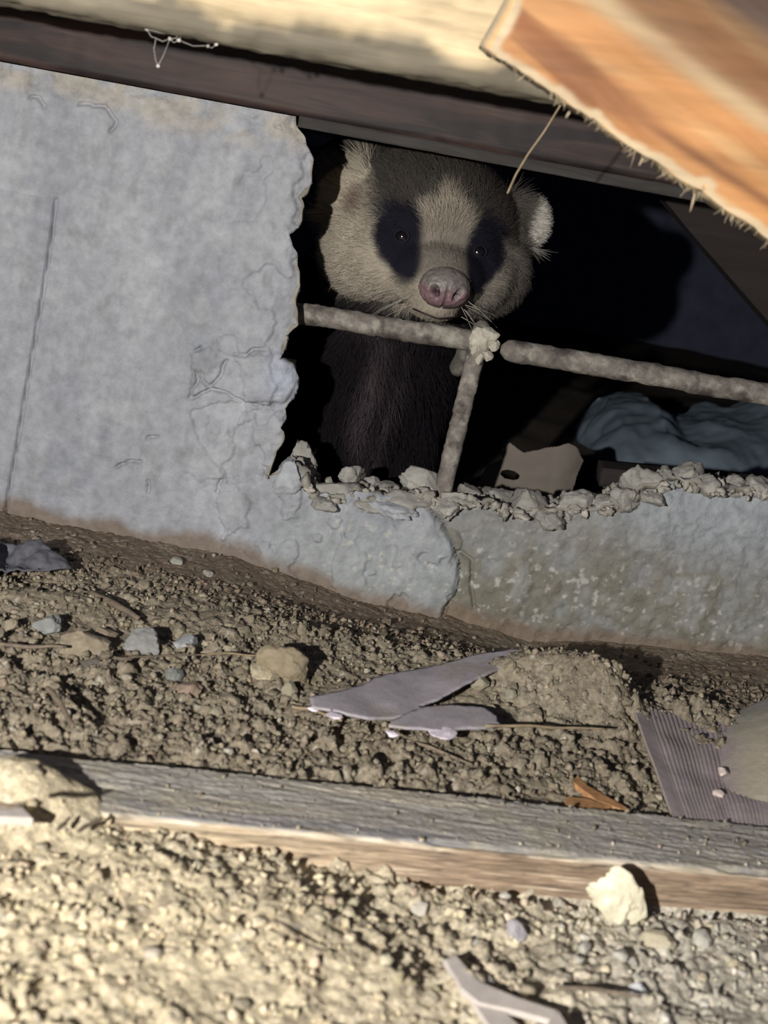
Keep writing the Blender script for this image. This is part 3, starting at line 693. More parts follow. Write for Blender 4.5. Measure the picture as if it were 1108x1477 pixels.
def fur_col(P):
    h = W2H(P); x, y, z = h[:, 0], h[:, 1], h[:, 2]; ax_ = np.abs(x)
    n1 = noise(x*130, y*130, z*130, 401); z_ = z+.003*n1; axn = ax_+.003*noise(x*90, z*90, 0, 402)
    T = np.tile([.43, .385, .315], (len(P), 1))
    def mx(c, w_): 
        nonlocal T
        T = T*(1-w_[:, None])+np.array(c)*w_[:, None]
    mx((.25, .23, .20), smooth(.0, .03, x)*.75); mx((.13, .115, .10), smooth(.030, .052, x)*.8)                       # right half painted greyer and darker, the side turned from the light
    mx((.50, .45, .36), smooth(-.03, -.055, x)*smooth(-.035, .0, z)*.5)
    tri = smooth(-.003, .005, axn-np.minimum(.0165, (.039-z_)*.85))
    strip = tri*smooth(.047, .037, axn)*smooth(.008, .022, z_)
    mx((.062, .056, .052), strip*.95)
    mx((.075, .068, .06), smooth(.030, .042, z_)*smooth(.054, .042, axn)*(.92))
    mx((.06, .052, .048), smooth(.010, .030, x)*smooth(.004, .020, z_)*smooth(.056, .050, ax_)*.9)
    # eye patches
    for s in (-1, 1):
        u = (x-s*.0275)*s; vv = z_-.001
        wd = np.where(vv > 0, .0140, .0140-.16*np.clip(-vv, 0, .03)); cen = np.where(vv < 0, vv*.25, vv*-.10)
        e = np.sqrt(((u-cen)/wd)**2+(vv/np.where(vv > 0, .023, .0205))**2)
        mx((.013, .013, .022), smooth(1.22, .84, e)*(y < -.005))
    # bridge of the muzzle, throat and back of the head
    mx((.19, .17, .15), smooth(.018, .010, ax_)*smooth(-.040, -.055, y)*smooth(-.026, -.010, z)*.75)
    mx((.018, .016, .018), smooth(-.036, -.044, z_+.013*smooth(-.030, -.045, y)+.12*(np.maximum(0, ax_-.02))-.006*smooth(-.03, -.05, y))*1.)
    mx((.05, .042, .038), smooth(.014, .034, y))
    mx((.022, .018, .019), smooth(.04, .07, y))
    # ears
    ear = smooth(.040, .047, ax_)*smooth(.002, .012, z)
    er = np.hypot(ax_-.060, z-.032)
    L_ = ear*(x < 0); mx((.46, .41, .33), L_*.9*smooth(.07, .03, y)); mx((.15, .095, .075), L_*smooth(.011, .003, np.hypot(x+.052, (z-.016)*.8))*(y < .012)*.85)  # brown-pink inner ear, its dark tone also painting the shadow crescent there
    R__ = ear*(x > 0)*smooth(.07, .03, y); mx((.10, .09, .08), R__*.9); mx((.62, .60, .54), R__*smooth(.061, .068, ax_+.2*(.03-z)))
    mx((.06, .053, .048), (x < 0)*smooth(.036, .043, z_)*smooth(.036, .042, ax_)*.95)
    # body
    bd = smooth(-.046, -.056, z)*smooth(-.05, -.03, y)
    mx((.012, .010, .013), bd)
    cw = P[:, 0]+.10*(.13-P[:, 2]); mx((.11, .088, .098), .8*bd*(np.exp(-((cw+.022)/.007)**2)*smooth(.17, .11, P[:, 2])*smooth(.055, .09, P[:, 2])+.6*np.exp(-((cw+.006)/.003)**2)*smooth(.17, .10, P[:, 2])+.35*np.exp(-((P[:, 0]+.03)/.02)**2-((P[:, 2]-.155)/.012)**2)))  # chest rim-lights painted into the fur colour as paler streaks
    return T.clip(0, 1)
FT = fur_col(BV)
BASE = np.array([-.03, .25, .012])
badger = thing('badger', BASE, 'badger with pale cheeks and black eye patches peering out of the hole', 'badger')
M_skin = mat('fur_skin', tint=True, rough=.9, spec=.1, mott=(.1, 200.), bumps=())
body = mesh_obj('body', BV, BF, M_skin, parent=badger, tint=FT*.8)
bvh = BVHTree.FromPolygons([tuple(a) for a in BV], BF)
# fur as real hair curves
tri = []
for p in BF:
    tri.append((p[0], p[1], p[2]))
    if len(p) == 4: tri.append((p[0], p[2], p[3]))
tri = np.array(tri); A_, B_, C_ = BV[tri[:, 0]], BV[tri[:, 1]], BV[tri[:, 2]]
N_ = np.cross(B_-A_, C_-A_); area = np.linalg.norm(N_, axis=1)/2; N_ /= (2*area[:, None]+1e-12)
cen = (A_+B_+C_)/3; hc = W2H(cen)
ishead = (hc[:, 2] > -.06) & (hc[:, 1] < .06)
nosez = (hc[:, 1] < -.071) & (hc[:, 2] > -.030) & (hc[:, 2] < -.006)
facing = ((CAM-cen)*N_).sum(1) > -.35*np.linalg.norm(CAM-cen, axis=1)
wgt = area*np.where(ishead, 1., .28)*(cen[:, 1] < .33)*facing*(~nosez); wgt /= wgt.sum()
NH = 95000; gh = np.random.default_rng(3); pick = gh.choice(len(tri), NH, p=wgt)
u = gh.random(NH); vv = gh.random(NH); fl_ = u+vv > 1; u[fl_], vv[fl_] = 1-u[fl_], 1-vv[fl_]
P_ = A_[pick]+(B_-A_)[pick]*u[:, None]+(C_-A_)[pick]*vv[:, None]; Nn = N_[pick]
h = W2H(P_); isb = ~ishead[pick]
noseL = np.array([0, -.075, -.018]); d = h-noseL; d /= np.linalg.norm(d, axis=1)[:, None]; d[:, 2] -= .25
d = d@RL.T; d[isb] = np.array([.05, .25, -1.]); 
d += .35*np.stack([noise(P_[:, 0]*60, P_[:, 1]*60, P_[:, 2]*60, 411+i) for i in range(3)], -1) + .24*gh.standard_normal((NH, 3))
tg = d-(d*Nn).sum(1)[:, None]*Nn; tg /= np.linalg.norm(tg, axis=1)[:, None]+1e-9
dist = np.linalg.norm(h-noseL, axis=1)
Ln = np.interp(dist, [0, .02, .04, .07, .10, .2], [.0016, .0028, .0055, .012, .017, .022]); Ln[isb] = .020
eyed = np.minimum(np.hypot(h[:, 0]-.0275, h[:, 2]), np.hypot(h[:, 0]+.0275, h[:, 2])); Ln *= np.where((h[:, 1] < 0) & (eyed < .016), .42, 1)
earm = (np.abs(h[:, 0]) > .048) & (h[:, 2] > .008); Ln = np.where(earm, np.minimum(Ln, .0055), Ln)
Ln *= gh.uniform(.6, 1.25, NH)
lift = np.interp(dist, [0, .04, .1], [.28, .36, .55]); lift = np.where(earm, .5, lift)
K = 5; tt = np.linspace(0, 1, K); pts = np.zeros((NH, K, 3)); cur = P_.copy(); pts[:, 0] = cur-Nn*.0004
for k in range(1, K):
    lf = (lift*(1.15-.8*tt[k]))[:, None]; dr = tg*(1-lf*.3)+Nn*lf+np.array([0, 0, -.10])*tt[k]; dr /= np.linalg.norm(dr, axis=1)[:, None]
    cur = cur+dr*(Ln/(K-1))[:, None]; pts[:, k] = cur
# keep fur off the eyes
hcv = bpy.data.hair_curves.new('fur'); hcv.add_curves([K]*NH)
hcv.attributes['position'].data.foreach_set('vector', (pts-BASE).astype(np.float32).ravel())
ra = hcv.attributes.get('radius') or hcv.attributes.new('radius', 'FLOAT', 'POINT')
rad = (np.where(dist < .045, .00009, .00013)[:, None]*np.array([1, .95, .8, .55, .15])[None]).astype(np.float32); ra.data.foreach_set('value', rad.ravel())
fc = fur_col(P_)*(1+.22*gh.standard_normal((NH, 1))).clip(.5, 1.7); fc = fc.clip(0, 1)
ca_ = hcv.attributes.new('tint', 'FLOAT_COLOR', 'CURVE'); ca_.data.foreach_set('color', np.hstack([fc, np.ones((NH, 1))]).astype(np.float32).ravel())
M_fur, nt, b_ = new_mat('fur'); at = nd(nt, 'ShaderNodeAttribute', attribute_name='tint'); nt.links.new(at.outputs['Color'], b_.inputs['Base Color'])
b_.inputs['Roughness'].default_value = .75; b_.inputs['Specular IOR Level'].default_value = .15
hcv.materials.append(M_fur); fo_ = bpy.data.objects.new('fur', hcv); COL.objects.link(fo_); fo_.parent = badger
# eyes
M_eye, nt, b_ = new_mat('eye'); 
nz = nd(nt, 'ShaderNodeTexNoise'); rp = nd(nt, 'ShaderNodeValToRGB'); rp.color_ramp.elements[0].color = (.004, .004, .007, 1); rp.color_ramp.elements[1].color = (.012, .010, .014, 1)
nt.links.new(nz.outputs[0], rp.inputs[0]); nt.links.new(rp.outputs[0], b_.inputs['Base Color']); b_.inputs['Roughness'].default_value = .06; b_.inputs['Specular IOR Level'].default_value = .8
def surf(px, py):
    d = Vector(ray(px, py)).normalized(); hit = bvh.ray_cast(Vector(CAM), d); return np.array(hit[0]), np.array(hit[1])
for (px, py) in ((580, 341), (691, 363)):
    p, nrm = surf(px, py); v, f = ico(4); c = p-nrm*.0018
    mesh_obj('eye', v*.0050+c, f, M_eye, parent=badger)
    # lids: a thin dark ring
    th = np.linspace(0, 2*np.pi, 25); t1 = np.cross(nrm, [0, 0, 1.]); t1 /= np.linalg.norm(t1); t2_ = np.cross(nrm, t1)
    rg = c+nrm*.0032+np.outer(np.cos(th), t1)*.0046+np.outer(np.sin(th), t2_)*.0037
    M_lid = bpy.data.materials.get('eyelid') or mat('eyelid', color=(.010, .010, .014), rough=.9, bumps=())
    mesh_obj('eyelid', *tube(rg, .0007, 8, False), M_lid, parent=badger)
# nose leather: a broad pink pad with two nostrils and a groove
v, f = ico(5); v = v.copy(); x, y, z = v.T
bx = np.array([.0160, .0110, .0130])
dpt = np.zeros(len(v)); tnn = np.tile([.21, .135, .145], (len(v), 1))
front = smooth(.1, -.4, y)
for s in (-1, 1):
    e = np.hypot((x-s*(.42+.25*(z+.1)))/.17, (z+.05)/.34); w_ = smooth(1.15, .5, e)*front; dpt += .30*w_; tnn = tnn*(1-w_[:, None])+np.array([.03, .015, .02])*w_[:, None]
    e2 = np.hypot((x-s*.66)/.22, (z-.08)/.40); dpt -= .10*smooth(1, .2, e2)*front
gq = np.exp(-(x/.05)**2)*front*smooth(.45, .1, z); dpt += .16*gq; tnn *= (1-.45*gq[:, None])
tpz = smooth(-.02, .34, z+.06*noise(x*5, y*5, z*5, 3)); tnn = tnn*(1-tpz[:, None])+np.array([.17, .15, .14])*tpz[:, None]
bt = smooth(-.55, -.85, z); tnn = tnn*(1-bt[:, None])+np.array([.08, .06, .06])*bt[:, None]
tnn *= (1+.22*noise(x*9, y*9, z*9, 4))[:, None]
v = v*(1-dpt*.8+.02*noise(x*6, y*6, z*6, 5))[:, None]; v *= bx; v[:, 2] += 0
hn = np.array([0.0015, -.0700, -.0172])
M_nose = mat('nose_leather', tint=True, rough=.40, spec=.55, mott=(.25, 500.), bumps=((900., .35),))
mesh_obj('nose', H2W(v@rotx(.12).T+hn), f, M_nose, parent=badger, tint=tnn.clip(0, 1))
# mouth line
ml_ = [H2W(np.array([s*.0145, -.0665-.006*(1-abs(s)**2), -.0335-.0025*(1-abs(s))])) for s in np.linspace(-1, 1, 15)]
mesh_obj('mouth', *tube(ml_, .0005, 8), mat('mouth', color=(.03, .02, .022), rough=.4, bumps=()), parent=badger)
# whiskers
M_whisk = mat('whisker', color=(.45, .42, .38), rough=.5, bumps=()); gw = np.random.default_rng(9)
for k in range(16):
    s = -1 if k % 2 else 1; a = np.array([s*gw.uniform(.010, .019), gw.uniform(-.066, -.055), gw.uniform(-.034, -.022)]); L = gw.uniform(.018, .034)
    dr = np.array([s*gw.uniform(.5, 1), gw.uniform(-.3, .5), gw.uniform(-.8, -.05)]); dr /= np.linalg.norm(dr)
    mesh_obj('whisker', *tube(H2W([a, a+dr*L*.4, a+dr*L*.75+[0, 0, -.001], a+dr*L+[0, 0, -.003]]), [.00016, .00013, .0001, .00004], 4), M_whisk, parent=badger)

# ------------------------------------------------------------------ things behind the wall
def sheet(pts_fn, nu, nv_, thick, m_, name, parent=None, tint=None, amp=0, s=0, sc=30):
    U, W = np.meshgrid(np.linspace(0, 1, nu), np.linspace(0, 1, nv_), indexing='ij')
    P = pts_fn(U, W); du = np.gradient(P, axis=0); dv = np.gradient(P, axis=1); N = np.cross(du, dv); N /= np.linalg.norm(N, axis=-1)[..., None]+1e-12
    P = P+N*(amp*fbm(P[..., 0]*sc, P[..., 1]*sc, P[..., 2]*sc, 4, s))[..., None]
    T = P.reshape(-1, 3); B = (P-N*thick).reshape(-1, 3); nn = nu*nv_; fa = grid_faces(nu, nv_)
    bd = [(i*nv_, (i+1)*nv_) for i in range(nu-1)]+[((nu-1)*nv_+j, (nu-1)*nv_+j+1) for j in range(nv_-1)]+[((i+1)*nv_+nv_-1, i*nv_+nv_-1) for i in range(nu-1)]+[(j+1, j) for j in range(nv_-1)]
    bd = np.array(bd); sd = np.stack([bd[:, 0], bd[:, 0]+nn, bd[:, 1]+nn, bd[:, 1]], -1)
    V = np.vstack([T, B]); Fc = np.vstack([fa, fa[:, ::-1]+nn, sd])
    tt = None if tint is None else np.vstack([tint(U, W).reshape(-1, 3)]*2) if callable(tint) else tint
    return mesh_obj(name, V, Fc, m_, parent=parent, tint=tt)
def bil(c):   # bilinear patch between four world points
    a, b, c_, d_ = [np.array(q) for q in c]
    return lambda U, W: (1-U)[..., None]*(1-W)[..., None]*a+U[..., None]*(1-W)[..., None]*b+U[..., None]*W[..., None]*c_+(1-U)[..., None]*W[..., None]*d_
yb = .60
def blue_fn(U, W):
    x = np.interp(U, [0, .3, .6, 1], [PY(835, 600, yb)[0], PY(930, 600, yb)[0], PY(1050, 600, yb)[0], PY(1250, 600, yb)[0]])
    zt = np.interp(x, [PY(q, 600, yb)[0] for q in (835, 870, 925, 960, 1010, 1060, 1110, 1250)], [PY(q, r, yb)[2] for q, r in ((835, 645), (870, 585), (925, 578), (960, 605), (1010, 600), (1060, 600), (1110, 590), (1250, 600))])
    z = .02+(zt-.02)*np.sin(np.minimum(1, W*1.25)*np.pi/2)
    y = yb+.012*np.sin(U*38)*W+.05*smooth(.6, 1., W)+.02*np.sin(U*11)-.30*(1-W)**2; z = z+.03*smooth(0, .3, W)*(1-W)
    return np.stack([x, y, z], -1)
prop(sheet(blue_fn, 120, 60, .002, M_blue, 'plastic_sheet', amp=.010, s=501, sc=22), 'crumpled grey-blue plastic sheet in the dark at the right behind the rebar', 'plastic sheet')
# tan crumpled sheet with a hole
yt = .17
tan_px = [(688, 700), (700, 678), (725, 668), (722, 655), (735, 645), (757, 660), (790, 652), (825, 646), (838, 652), (848, 675), (835, 700), (822, 735), (760, 745), (700, 735)]
tp = rough_line(np.array([PY(*q, yt)[[0, 2]] for q in tan_px+tan_px[:1]]), .004, .0012, 511)[:-1]
xx, zz2 = np.meshgrid(np.linspace(tp[:, 0].min(), tp[:, 0].max(), 130), np.linspace(tp[:, 1].min(), tp[:, 1].max(), 90), indexing='ij')
hx, hz = PY(737, 690, yt)[[0, 2]]
mk = inpoly(xx, zz2, tp) & (np.hypot((xx-hx)/.0068, (zz2-hz)/.0030) > 1); cell = mk[:-1, :-1] & mk[1:, :-1] & mk[1:, 1:] & mk[:-1, 1:]
uu = np.zeros(mk.shape, bool)
for a in (0, 1):
    for b in (0, 1): uu[a:129+a, b:89+b] |= cell
ii = -np.ones(mk.shape, int); ii[uu] = np.arange(uu.sum()); fa = ii.ravel()[grid_faces(130, 90).reshape(129, 89, 4)[cell]]
yy = yt+.008*fbm(xx*25, zz2*25, 0, 3, 521)+(zz2-zz2.min())*.35+.02*smooth(.0, .05, xx-PY(800, 690, yt)[0])
T = np.stack([xx, yy, zz2], -1)[uu]; nt_ = len(T)
ed = {}
for a, b, c, d in fa:
    for e in ((a, b), (b, c), (c, d), (d, a)):
        if (e[1], e[0]) in ed: del ed[(e[1], e[0])]
        else: ed[e] = 1
ed = np.array(list(ed)); sd = np.stack([ed[:, 1], ed[:, 0], ed[:, 0]+nt_, ed[:, 1]+nt_], -1)
o = mesh_obj('torn_sheet', np.vstack([T, T+[0, .0018, 0]]), np.vstack([fa, fa[:, ::-1]+nt_, sd]), M_tan)
prop(o, 'tan torn sheet with a small dark hole behind the broken wall edge', 'sheet')
# slanting timber in the dark, upper right; low dark rail behind the rubble at the right
def beam_pts(p0, p1, wdt, thk, m_, name):
    p0, p1 = np.array(p0), np.array(p1); d = p1-p0; L = np.linalg.norm(d); d /= L; up = np.array([-d[2], 0, d[0]]); 
    V = []
    for t in np.linspace(0, L, 20):
        for a, b in ((0, 0), (1, 0), (1, 1), (0, 1)): V.append(p0+d*t+up*wdt*a+np.array([0, thk*b, 0])+.0006*np.array([0, 0, noise(t*30, a, b, 5)]))
    Fc = [(i*4+j, i*4+(j+1) % 4, (i+1)*4+(j+1) % 4, (i+1)*4+j) for i in range(19) for j in range(4)]+[(3, 2, 1, 0), (76, 77, 78, 79)]
    return mesh_obj(name, V, Fc, m_, shade=False)
M_post = mat('shaded_timber', color=(.035, .028, .027), rough=.9, mott=(.2, 1.), grain=((0, math.radians(-40), 0), (8, 80, 80)), bumps=((1.5, .3),))
prop(beam_pts(PY(960, 292, .22), PY(1140, 500, .22), .09, .03, M_post, 'diagonal_brace'), 'dark timber brace slanting in the shadow at the upper right of the opening', 'brace')
v, f, _, _ = wood_bar([PY(870, 676, .10), PY(1250, 712, .10)], dense([(0, -.012), (0, 0), (.03, 0), (.03, -.012)], .004), 60, .0006, 531)
prop(mesh_obj('wood_rail', v, f, M_post), 'low brown wooden rail just behind the rubble at the right', 'rail')

# ------------------------------------------------------------------ weathered plank half buried in the soil
ln = 20
endA = TA[:2]-td*.06; endB = TB[:2]+td*.12
U = np.linspace(0, 1, 640); prof = [(0, -.018), (0, -.001), (.0008, 0)]+[(TW*i/60, 0) for i in range(1, 60)]+[(TW-.0008, -.0003), (TW, -.0012)]+[(TW, -.002-.0004*i) for i in range(38)]+[(TW, -.018)]
prof = np.array(prof); L = np.linalg.norm(endB-endA); k = len(prof)
Pm = np.zeros((640, k, 3)); 
Pm[..., 0] = (endA[0]+U*L*td[0])[:, None]+prof[None, :, 0]*tn_[0]; Pm[..., 1] = (endA[1]+U*L*td[1])[:, None]+prof[None, :, 0]*tn_[1]; Pm[..., 2] = .020+prof[None, :, 1]
uu_ = U[:, None]*L*np.ones((1, k)); pp = (prof[:, 0]-prof[:, 1])[None]*np.ones((640, 1))
h_ = .0004*fbm(uu_*12, pp*260, 0, 3, 601)+.0003*noise(uu_*120, pp*700, 0, 605)
topm = (prof[:, 1] > -.0008)[None]; Pm[..., 2] += np.where(topm, h_, 0); Pm[..., 0] += np.where(topm, 0, h_)*tn_[0]; Pm[..., 1] += np.where(topm, 0, h_)*tn_[1]
h2 = .00025*noise(uu_*800, pp*900, 0, 621)*(prof[:, 1] > -.0008)[None]; Pm[..., 2] += h2
wane = .0025*smooth(.1, .6, noise(uu_*16, 0, 0, 609)); eg = np.abs(prof[:, 0]-TW)[None] < .003; Pm[..., 2] -= np.where(eg & topm, wane, 0)
Fc = grid_faces(640, k)
tp_ = np.zeros((640, k, 3)); 
isfront = ((prof[:, 0] > TW-.0005) & (prof[:, 1] < -.0008))[None]*np.ones((640, 1), bool)
tp_[:] = (.30, .285, .26); band = smooth(.15, .55, fbm(uu_*9, pp*120, 0, 3, 611)); tp_ = mixc(tp_, (.40, .36, .29), band*.8)
tp_ = mixc(tp_, (.215, .21, .215), smooth(TW*.45, TW*.8, pp)*(~isfront)*smooth(-.1, .3, noise(uu_*10, pp*80, 1, 613))*.8)
tp_ = mixc(tp_, (.27, .20, .14), isfront*1.)
tp_ = mixc(tp_, (.46, .38, .26), isfront*smooth(.26, .10, uu_)*.8); tp_ = mixc(tp_, (.60, .52, .40), (np.abs(pp-TW-.0012) < .0014)*smooth(-.2, .3, noise(uu_*40, 0, 0, 617))*.8)
dust = smooth(.15, .5, noise(uu_*70, pp*70, 0, 619)+.4*noise(uu_*260, pp*260, 0, 620)); tp_ = mixc(tp_, (.36, .33, .26), dust*(~isfront)*.6)
grn = noise(uu_*26, pp*1500, 0, 631)+.6*noise(uu_*60, pp*2600, 0, 632)
tp_ *= np.where(isfront, 1+.38*grn, 1+.12*noise(uu_*18, pp*800, 0, 633))[..., None]
tp_ = mixc(tp_, (.55, .47, .36), isfront*smooth(.75, 1.1, grn)*.7); tp_ *= 1.22
plank = mesh_obj('weathered_plank', Pm.reshape(-1, 3), Fc, M_plank, tint=tp_.reshape(-1, 3).clip(0, 1))
prop(plank, 'long weathered grey plank half buried in the soil in the foreground', 'plank')

# ------------------------------------------------------------------ stones
def stone(px, py, hw, hh, col, seed, label, name='stone', sub=4, cuts=10, lump=.3, sink=.25, depth=1.0, top=None, cat='stone'):
    g = G(px, py); s = -g[1]; de = (g-CAM)@FW; k = de/F
    sz = np.array([hw*k, hw*k*depth, hh*k*1.05]); v, f = rock(sub, sz, seed, cuts=cuts, lump=lump, rot=.0, fine=.05)
    c = g+np.array([0, 0, sz[2]*(1-sink)-.001])
    t = np.tile(np.array(col, float), (len(v), 1))*(1+.12*noise(v[:, 0]*300, v[:, 1]*300, v[:, 2]*300, seed))[:, None]
    return prop(mesh_obj(name, v+c, f, M_stone, tint=t.clip(0, 1)), label, cat)
stone(881, 1330, 42, 39, (.80, .75, .56), 701, 'pale cream stone leaning against the front of the long plank', cuts=6, lump=.65, sink=.12, depth=.35)
stone(742, 1352, 16, 17, (.42, .40, .42), 702, 'smooth grey pebble with a white crust below the plank', sink=.3)
stone(726, 1326, 6, 5, (.6, .6, .58), 722, 'small white chip beside the smooth grey pebble')
stone(606, 1312, 14, 12, (.52, .49, .42), 703, 'rounded pale grey pebble below the middle of the plank')
stone(404, 978, 40, 28, (.27, .225, .15), 704, 'large brown rock with a shadow behind it, left of the mauve sheet', cuts=7, lump=.25, sink=.35, depth=.7)
stone(375, 978, 22, 10, (.50, .44, .31), 705, 'pale tan flat chip at the left foot of the large brown rock', sink=.5)
stone(418, 1004, 13, 12, (.34, .31, .22), 706, 'small tan stone in front of the large brown rock', sink=.3)
stone(205, 935, 34, 22, (.26, .26, .25), 707, 'angular grey stone in the middle of the left soil bank', cuts=12, sink=.3)
stone(268, 938, 22, 11, (.36, .37, .39), 708, 'light blue-grey stone right of the angular grey one', sink=.35)
stone(291, 930, 12, 10, (.58, .52, .36), 709, 'small cream stone at the end of the blue-grey stone', sink=.3)
stone(66, 915, 24, 16, (.26, .27, .26), 710, 'rounded grey-green stone at the far left of the soil', sink=.35)
stone(120, 940, 38, 20, (.29, .245, .175), 711, 'blocky tan clod with a black hollow at its right', name='soil_block', cuts=12, sink=.35, cat='clod')
stone(150, 922, 18, 12, (.27, .22, .16), 712, 'small tan clod above the blocky one', name='soil_block', sink=.3, cat='clod')
stone(12, 912, 13, 12, (.30, .26, .19), 713, 'round tan clod at the left border of the soil', name='soil_block', sink=.3, cat='clod')
stone(140, 965, 26, 10, (.23, .21, .18), 714, 'flat grey-brown clod below the blocky one', name='soil_block', sink=.4, cat='clod')
stone(272, 1002, 24, 15, (.30, .225, .17), 715, 'reddish flat clod left of the large brown rock', name='soil_block', cuts=12, sink=.4, cat='clod')
stone(252, 975, 13, 11, (.20, .21, .19), 716, 'dark green-grey stone beside the thin straw', sink=.3)
stone(690, 996, 14, 14, (.33, .30, .22), 717, 'rounded clod at the right tip of the slit in the mauve sheet', name='soil_block', sink=.2, cat='clod')
stone(738, 1000, 9, 9, (.33, .31, .24), 718, 'small round clod on the mound right of the mauve sheet', name='soil_block', sink=.2, cat='clod')
stone(985, 1290, 22, 11, (.36, .37, .38), 719, 'low bluish-grey stone below the right end of the plank', sink=.45)
stone(948, 1362, 26, 13, (.50, .45, .33), 720, 'broad tan clod at the lower right', name='soil_block', sink=.5, cat='clod')
stone(918, 1432, 14, 12, (.46, .47, .48), 721, 'small light grey stone at the lower right', sink=.35)
stone(255, 813, 10, 7, (.33, .32, .28), 723, 'small pale stone in the brown soil under the wall', sink=.4)
stone(300, 829, 8, 6, (.36, .34, .30), 724, 'tiny pale pebble right of the small pale stone', sink=.4)
stone(328, 1089, 8, 7, (.48, .45, .38), 725, 'little crumb lying on the plank top left of its middle', sink=.3)
stone(705, 730+300, 9, 9, (.33, .29, .21), 726, 'small clod under the right tip of the lower mauve piece', name='soil_block', sink=.3, cat='clod')

# ------------------------------------------------------------------ mauve sheet fragments
def flat_piece(pxs, name, label, col, hoff, parent=None, thick=.0012, curl=None, seed=0, cat='plastic'):
    zc = np.mean([G(*q)[2] for q in pxs])+hoff
    P = np.array([PZ(*q, zc)[:2] for q in pxs+pxs[:1]]); P = rough_line(P, .0012, .0008, seed, (70, 350))[:-1]
    x0, x1, y0, y1 = P[:, 0].min(), P[:, 0].max(), P[:, 1].min(), P[:, 1].max(); na, nb = int((x1-x0)/.0009)+3, int((y1-y0)/.0009)+3
    a, b = np.meshgrid(np.linspace(x0-.0005, x1+.0005, na), np.linspace(y0-.0005, y1+.0005, nb), indexing='ij')
    m_ = inpoly(a, b, P); d_, qx, qy = polydist(a, b, P, True); cl = m_[:-1, :-1] & m_[1:, :-1] & m_[1:, 1:] & m_[:-1, 1:]
    us = np.zeros(m_.shape, bool)
    for i in (0, 1):
        for j in (0, 1): us[i:na-1+i, j:nb-1+j] |= cl
    fl2 = np.zeros(m_.shape, int)
    for i in (0, 1):
        for j in (0, 1): fl2[i:na-1+i, j:nb-1+j] += cl
    rm_ = us & (fl2 < 4); a2 = np.where(rm_, qx, a); b2 = np.where(rm_, qy, b)
    z = zc+.0012*fbm(a2*30, b2*30, 0, 2, seed+1)
    if curl: z = z+curl(a2, b2)
    ids = -np.ones(m_.shape, int); ids[us] = np.arange(us.sum()); fa = ids.ravel()[grid_faces(na, nb).reshape(na-1, nb-1, 4)[cl]]
    T = np.stack([a2, b2, z], -1)[us]; n_ = len(T); ed = {}
    for q in fa:
        for e in ((q[0], q[1]), (q[1], q[2]), (q[2], q[3]), (q[3], q[0])):
            if (e[1], e[0]) in ed: del ed[(e[1], e[0])]
            else: ed[e] = 1
    ed = np.array(list(ed)); sd = np.stack([ed[:, 1], ed[:, 0], ed[:, 0]+n_, ed[:, 1]+n_], -1)
    c_ = np.tile(np.array(col), (n_, 1)); ds = smooth(-.1, .5, fbm(T[:, 0]*60, T[:, 1]*60, 0, 4, seed+3))*.75; c_ = c_*(1-ds[:, None])+np.array([.40, .36, .33])*ds[:, None]
    o = mesh_obj(name, np.vstack([T, T-[0, 0, thick]]), np.vstack([fa, fa[:, ::-1]+n_, sd]), M_mauve, parent=parent, tint=np.vstack([c_, c_]).clip(0, 1))
    return prop(o, label, cat) if parent is None else o
mau = (.45, .415, .445)
cA = PZ(470, 1035, .016)
flat_piece([(446, 1014), (470, 1010), (520, 992), (560, 974), (620, 960), (690, 951), (744, 946), (752, 955), (748, 966), (720, 974), (690, 987), (660, 998), (632, 1010), (606, 1018), (618, 1022), (600, 1032), (565, 1036), (530, 1041), (500, 1038), (470, 1033), (452, 1030)],
           'mauve_fragment', 'long torn mauve plastic fragment with a pointed right end lying on the soil', mau, .008, seed=731, curl=lambda x, y: .003*np.exp(-((x-cA[0])/.02)**2)+.004*smooth(.03, .07, x))
flat_piece([(556, 1046), (575, 1036), (606, 1022), (650, 1018), (700, 1022), (718, 1034), (722, 1046), (700, 1050), (665, 1052), (640, 1057), (620, 1054), (590, 1052)],
           'mauve_fragment', 'shorter mauve plastic fragment overlapping in front of the long torn one', mau, .009, seed=741)
for (px, py, hw, hh, lb) in ((452, 1022, 8, 8, 'small white shred at the left tip of the long mauve fragment'), (481, 1032, 14, 5, 'flat white shred beside the left tip of the long mauve fragment'), (641, 1056, 24, 7, 'white torn shred at the front of the shorter mauve fragment'), (566, 1058, 11, 6, 'white shred left of the shorter mauve fragment')):
    g = G(px, py); k = ((g-CAM)@FW)/F; v, f = rock(3, (hw*k, hw*k*.8, hh*k*.45), int(px), cuts=6, lump=.4, rot=.3)
    prop(mesh_obj('white_shred', v+PZ(px, py, g[2]+.010), f, M_stone, tint=(.86, .78, .86)), lb, 'shred')

# ribbed mauve sheet with a dusty bulge on its right
q0 = [PZ(908, 1012, .020), PZ(1090, 1040, .014), PZ(1120, 1215, .016), PZ(972, 1190, .017)]
def ribfn(U, W):
    P = bil(q0)(U, W); al_ = U*165; P[..., 2] += .0008*np.sin(al_*1.)*smooth(.1, .2, U)*smooth(.95, .75, U)-.004*np.sin(U*np.pi)*smooth(1., .4, W)+.0012*noise(U*4, W*5, 0, 3)
    return P
def ribtint(U, W):
    T = np.zeros(U.shape+(3,)); T[:] = (.42, .355, .365); T = mixc(T, (.42, .375, .34), smooth(.0, .5, fbm(U*9, W*9, 0, 3, 4))*.6); T = mixc(T, (.42, .37, .30), smooth(.014, .004, U)*.6); return T
rib = thing('ribbed_mat', (q0[0]+q0[2])/2, 'ribbed mauve plastic mat with a dusty beige bulge at the right edge', 'mat')
sheet(ribfn, 260, 60, .0015, M_mauve, 'ribbed_panel', parent=rib, tint=ribtint)
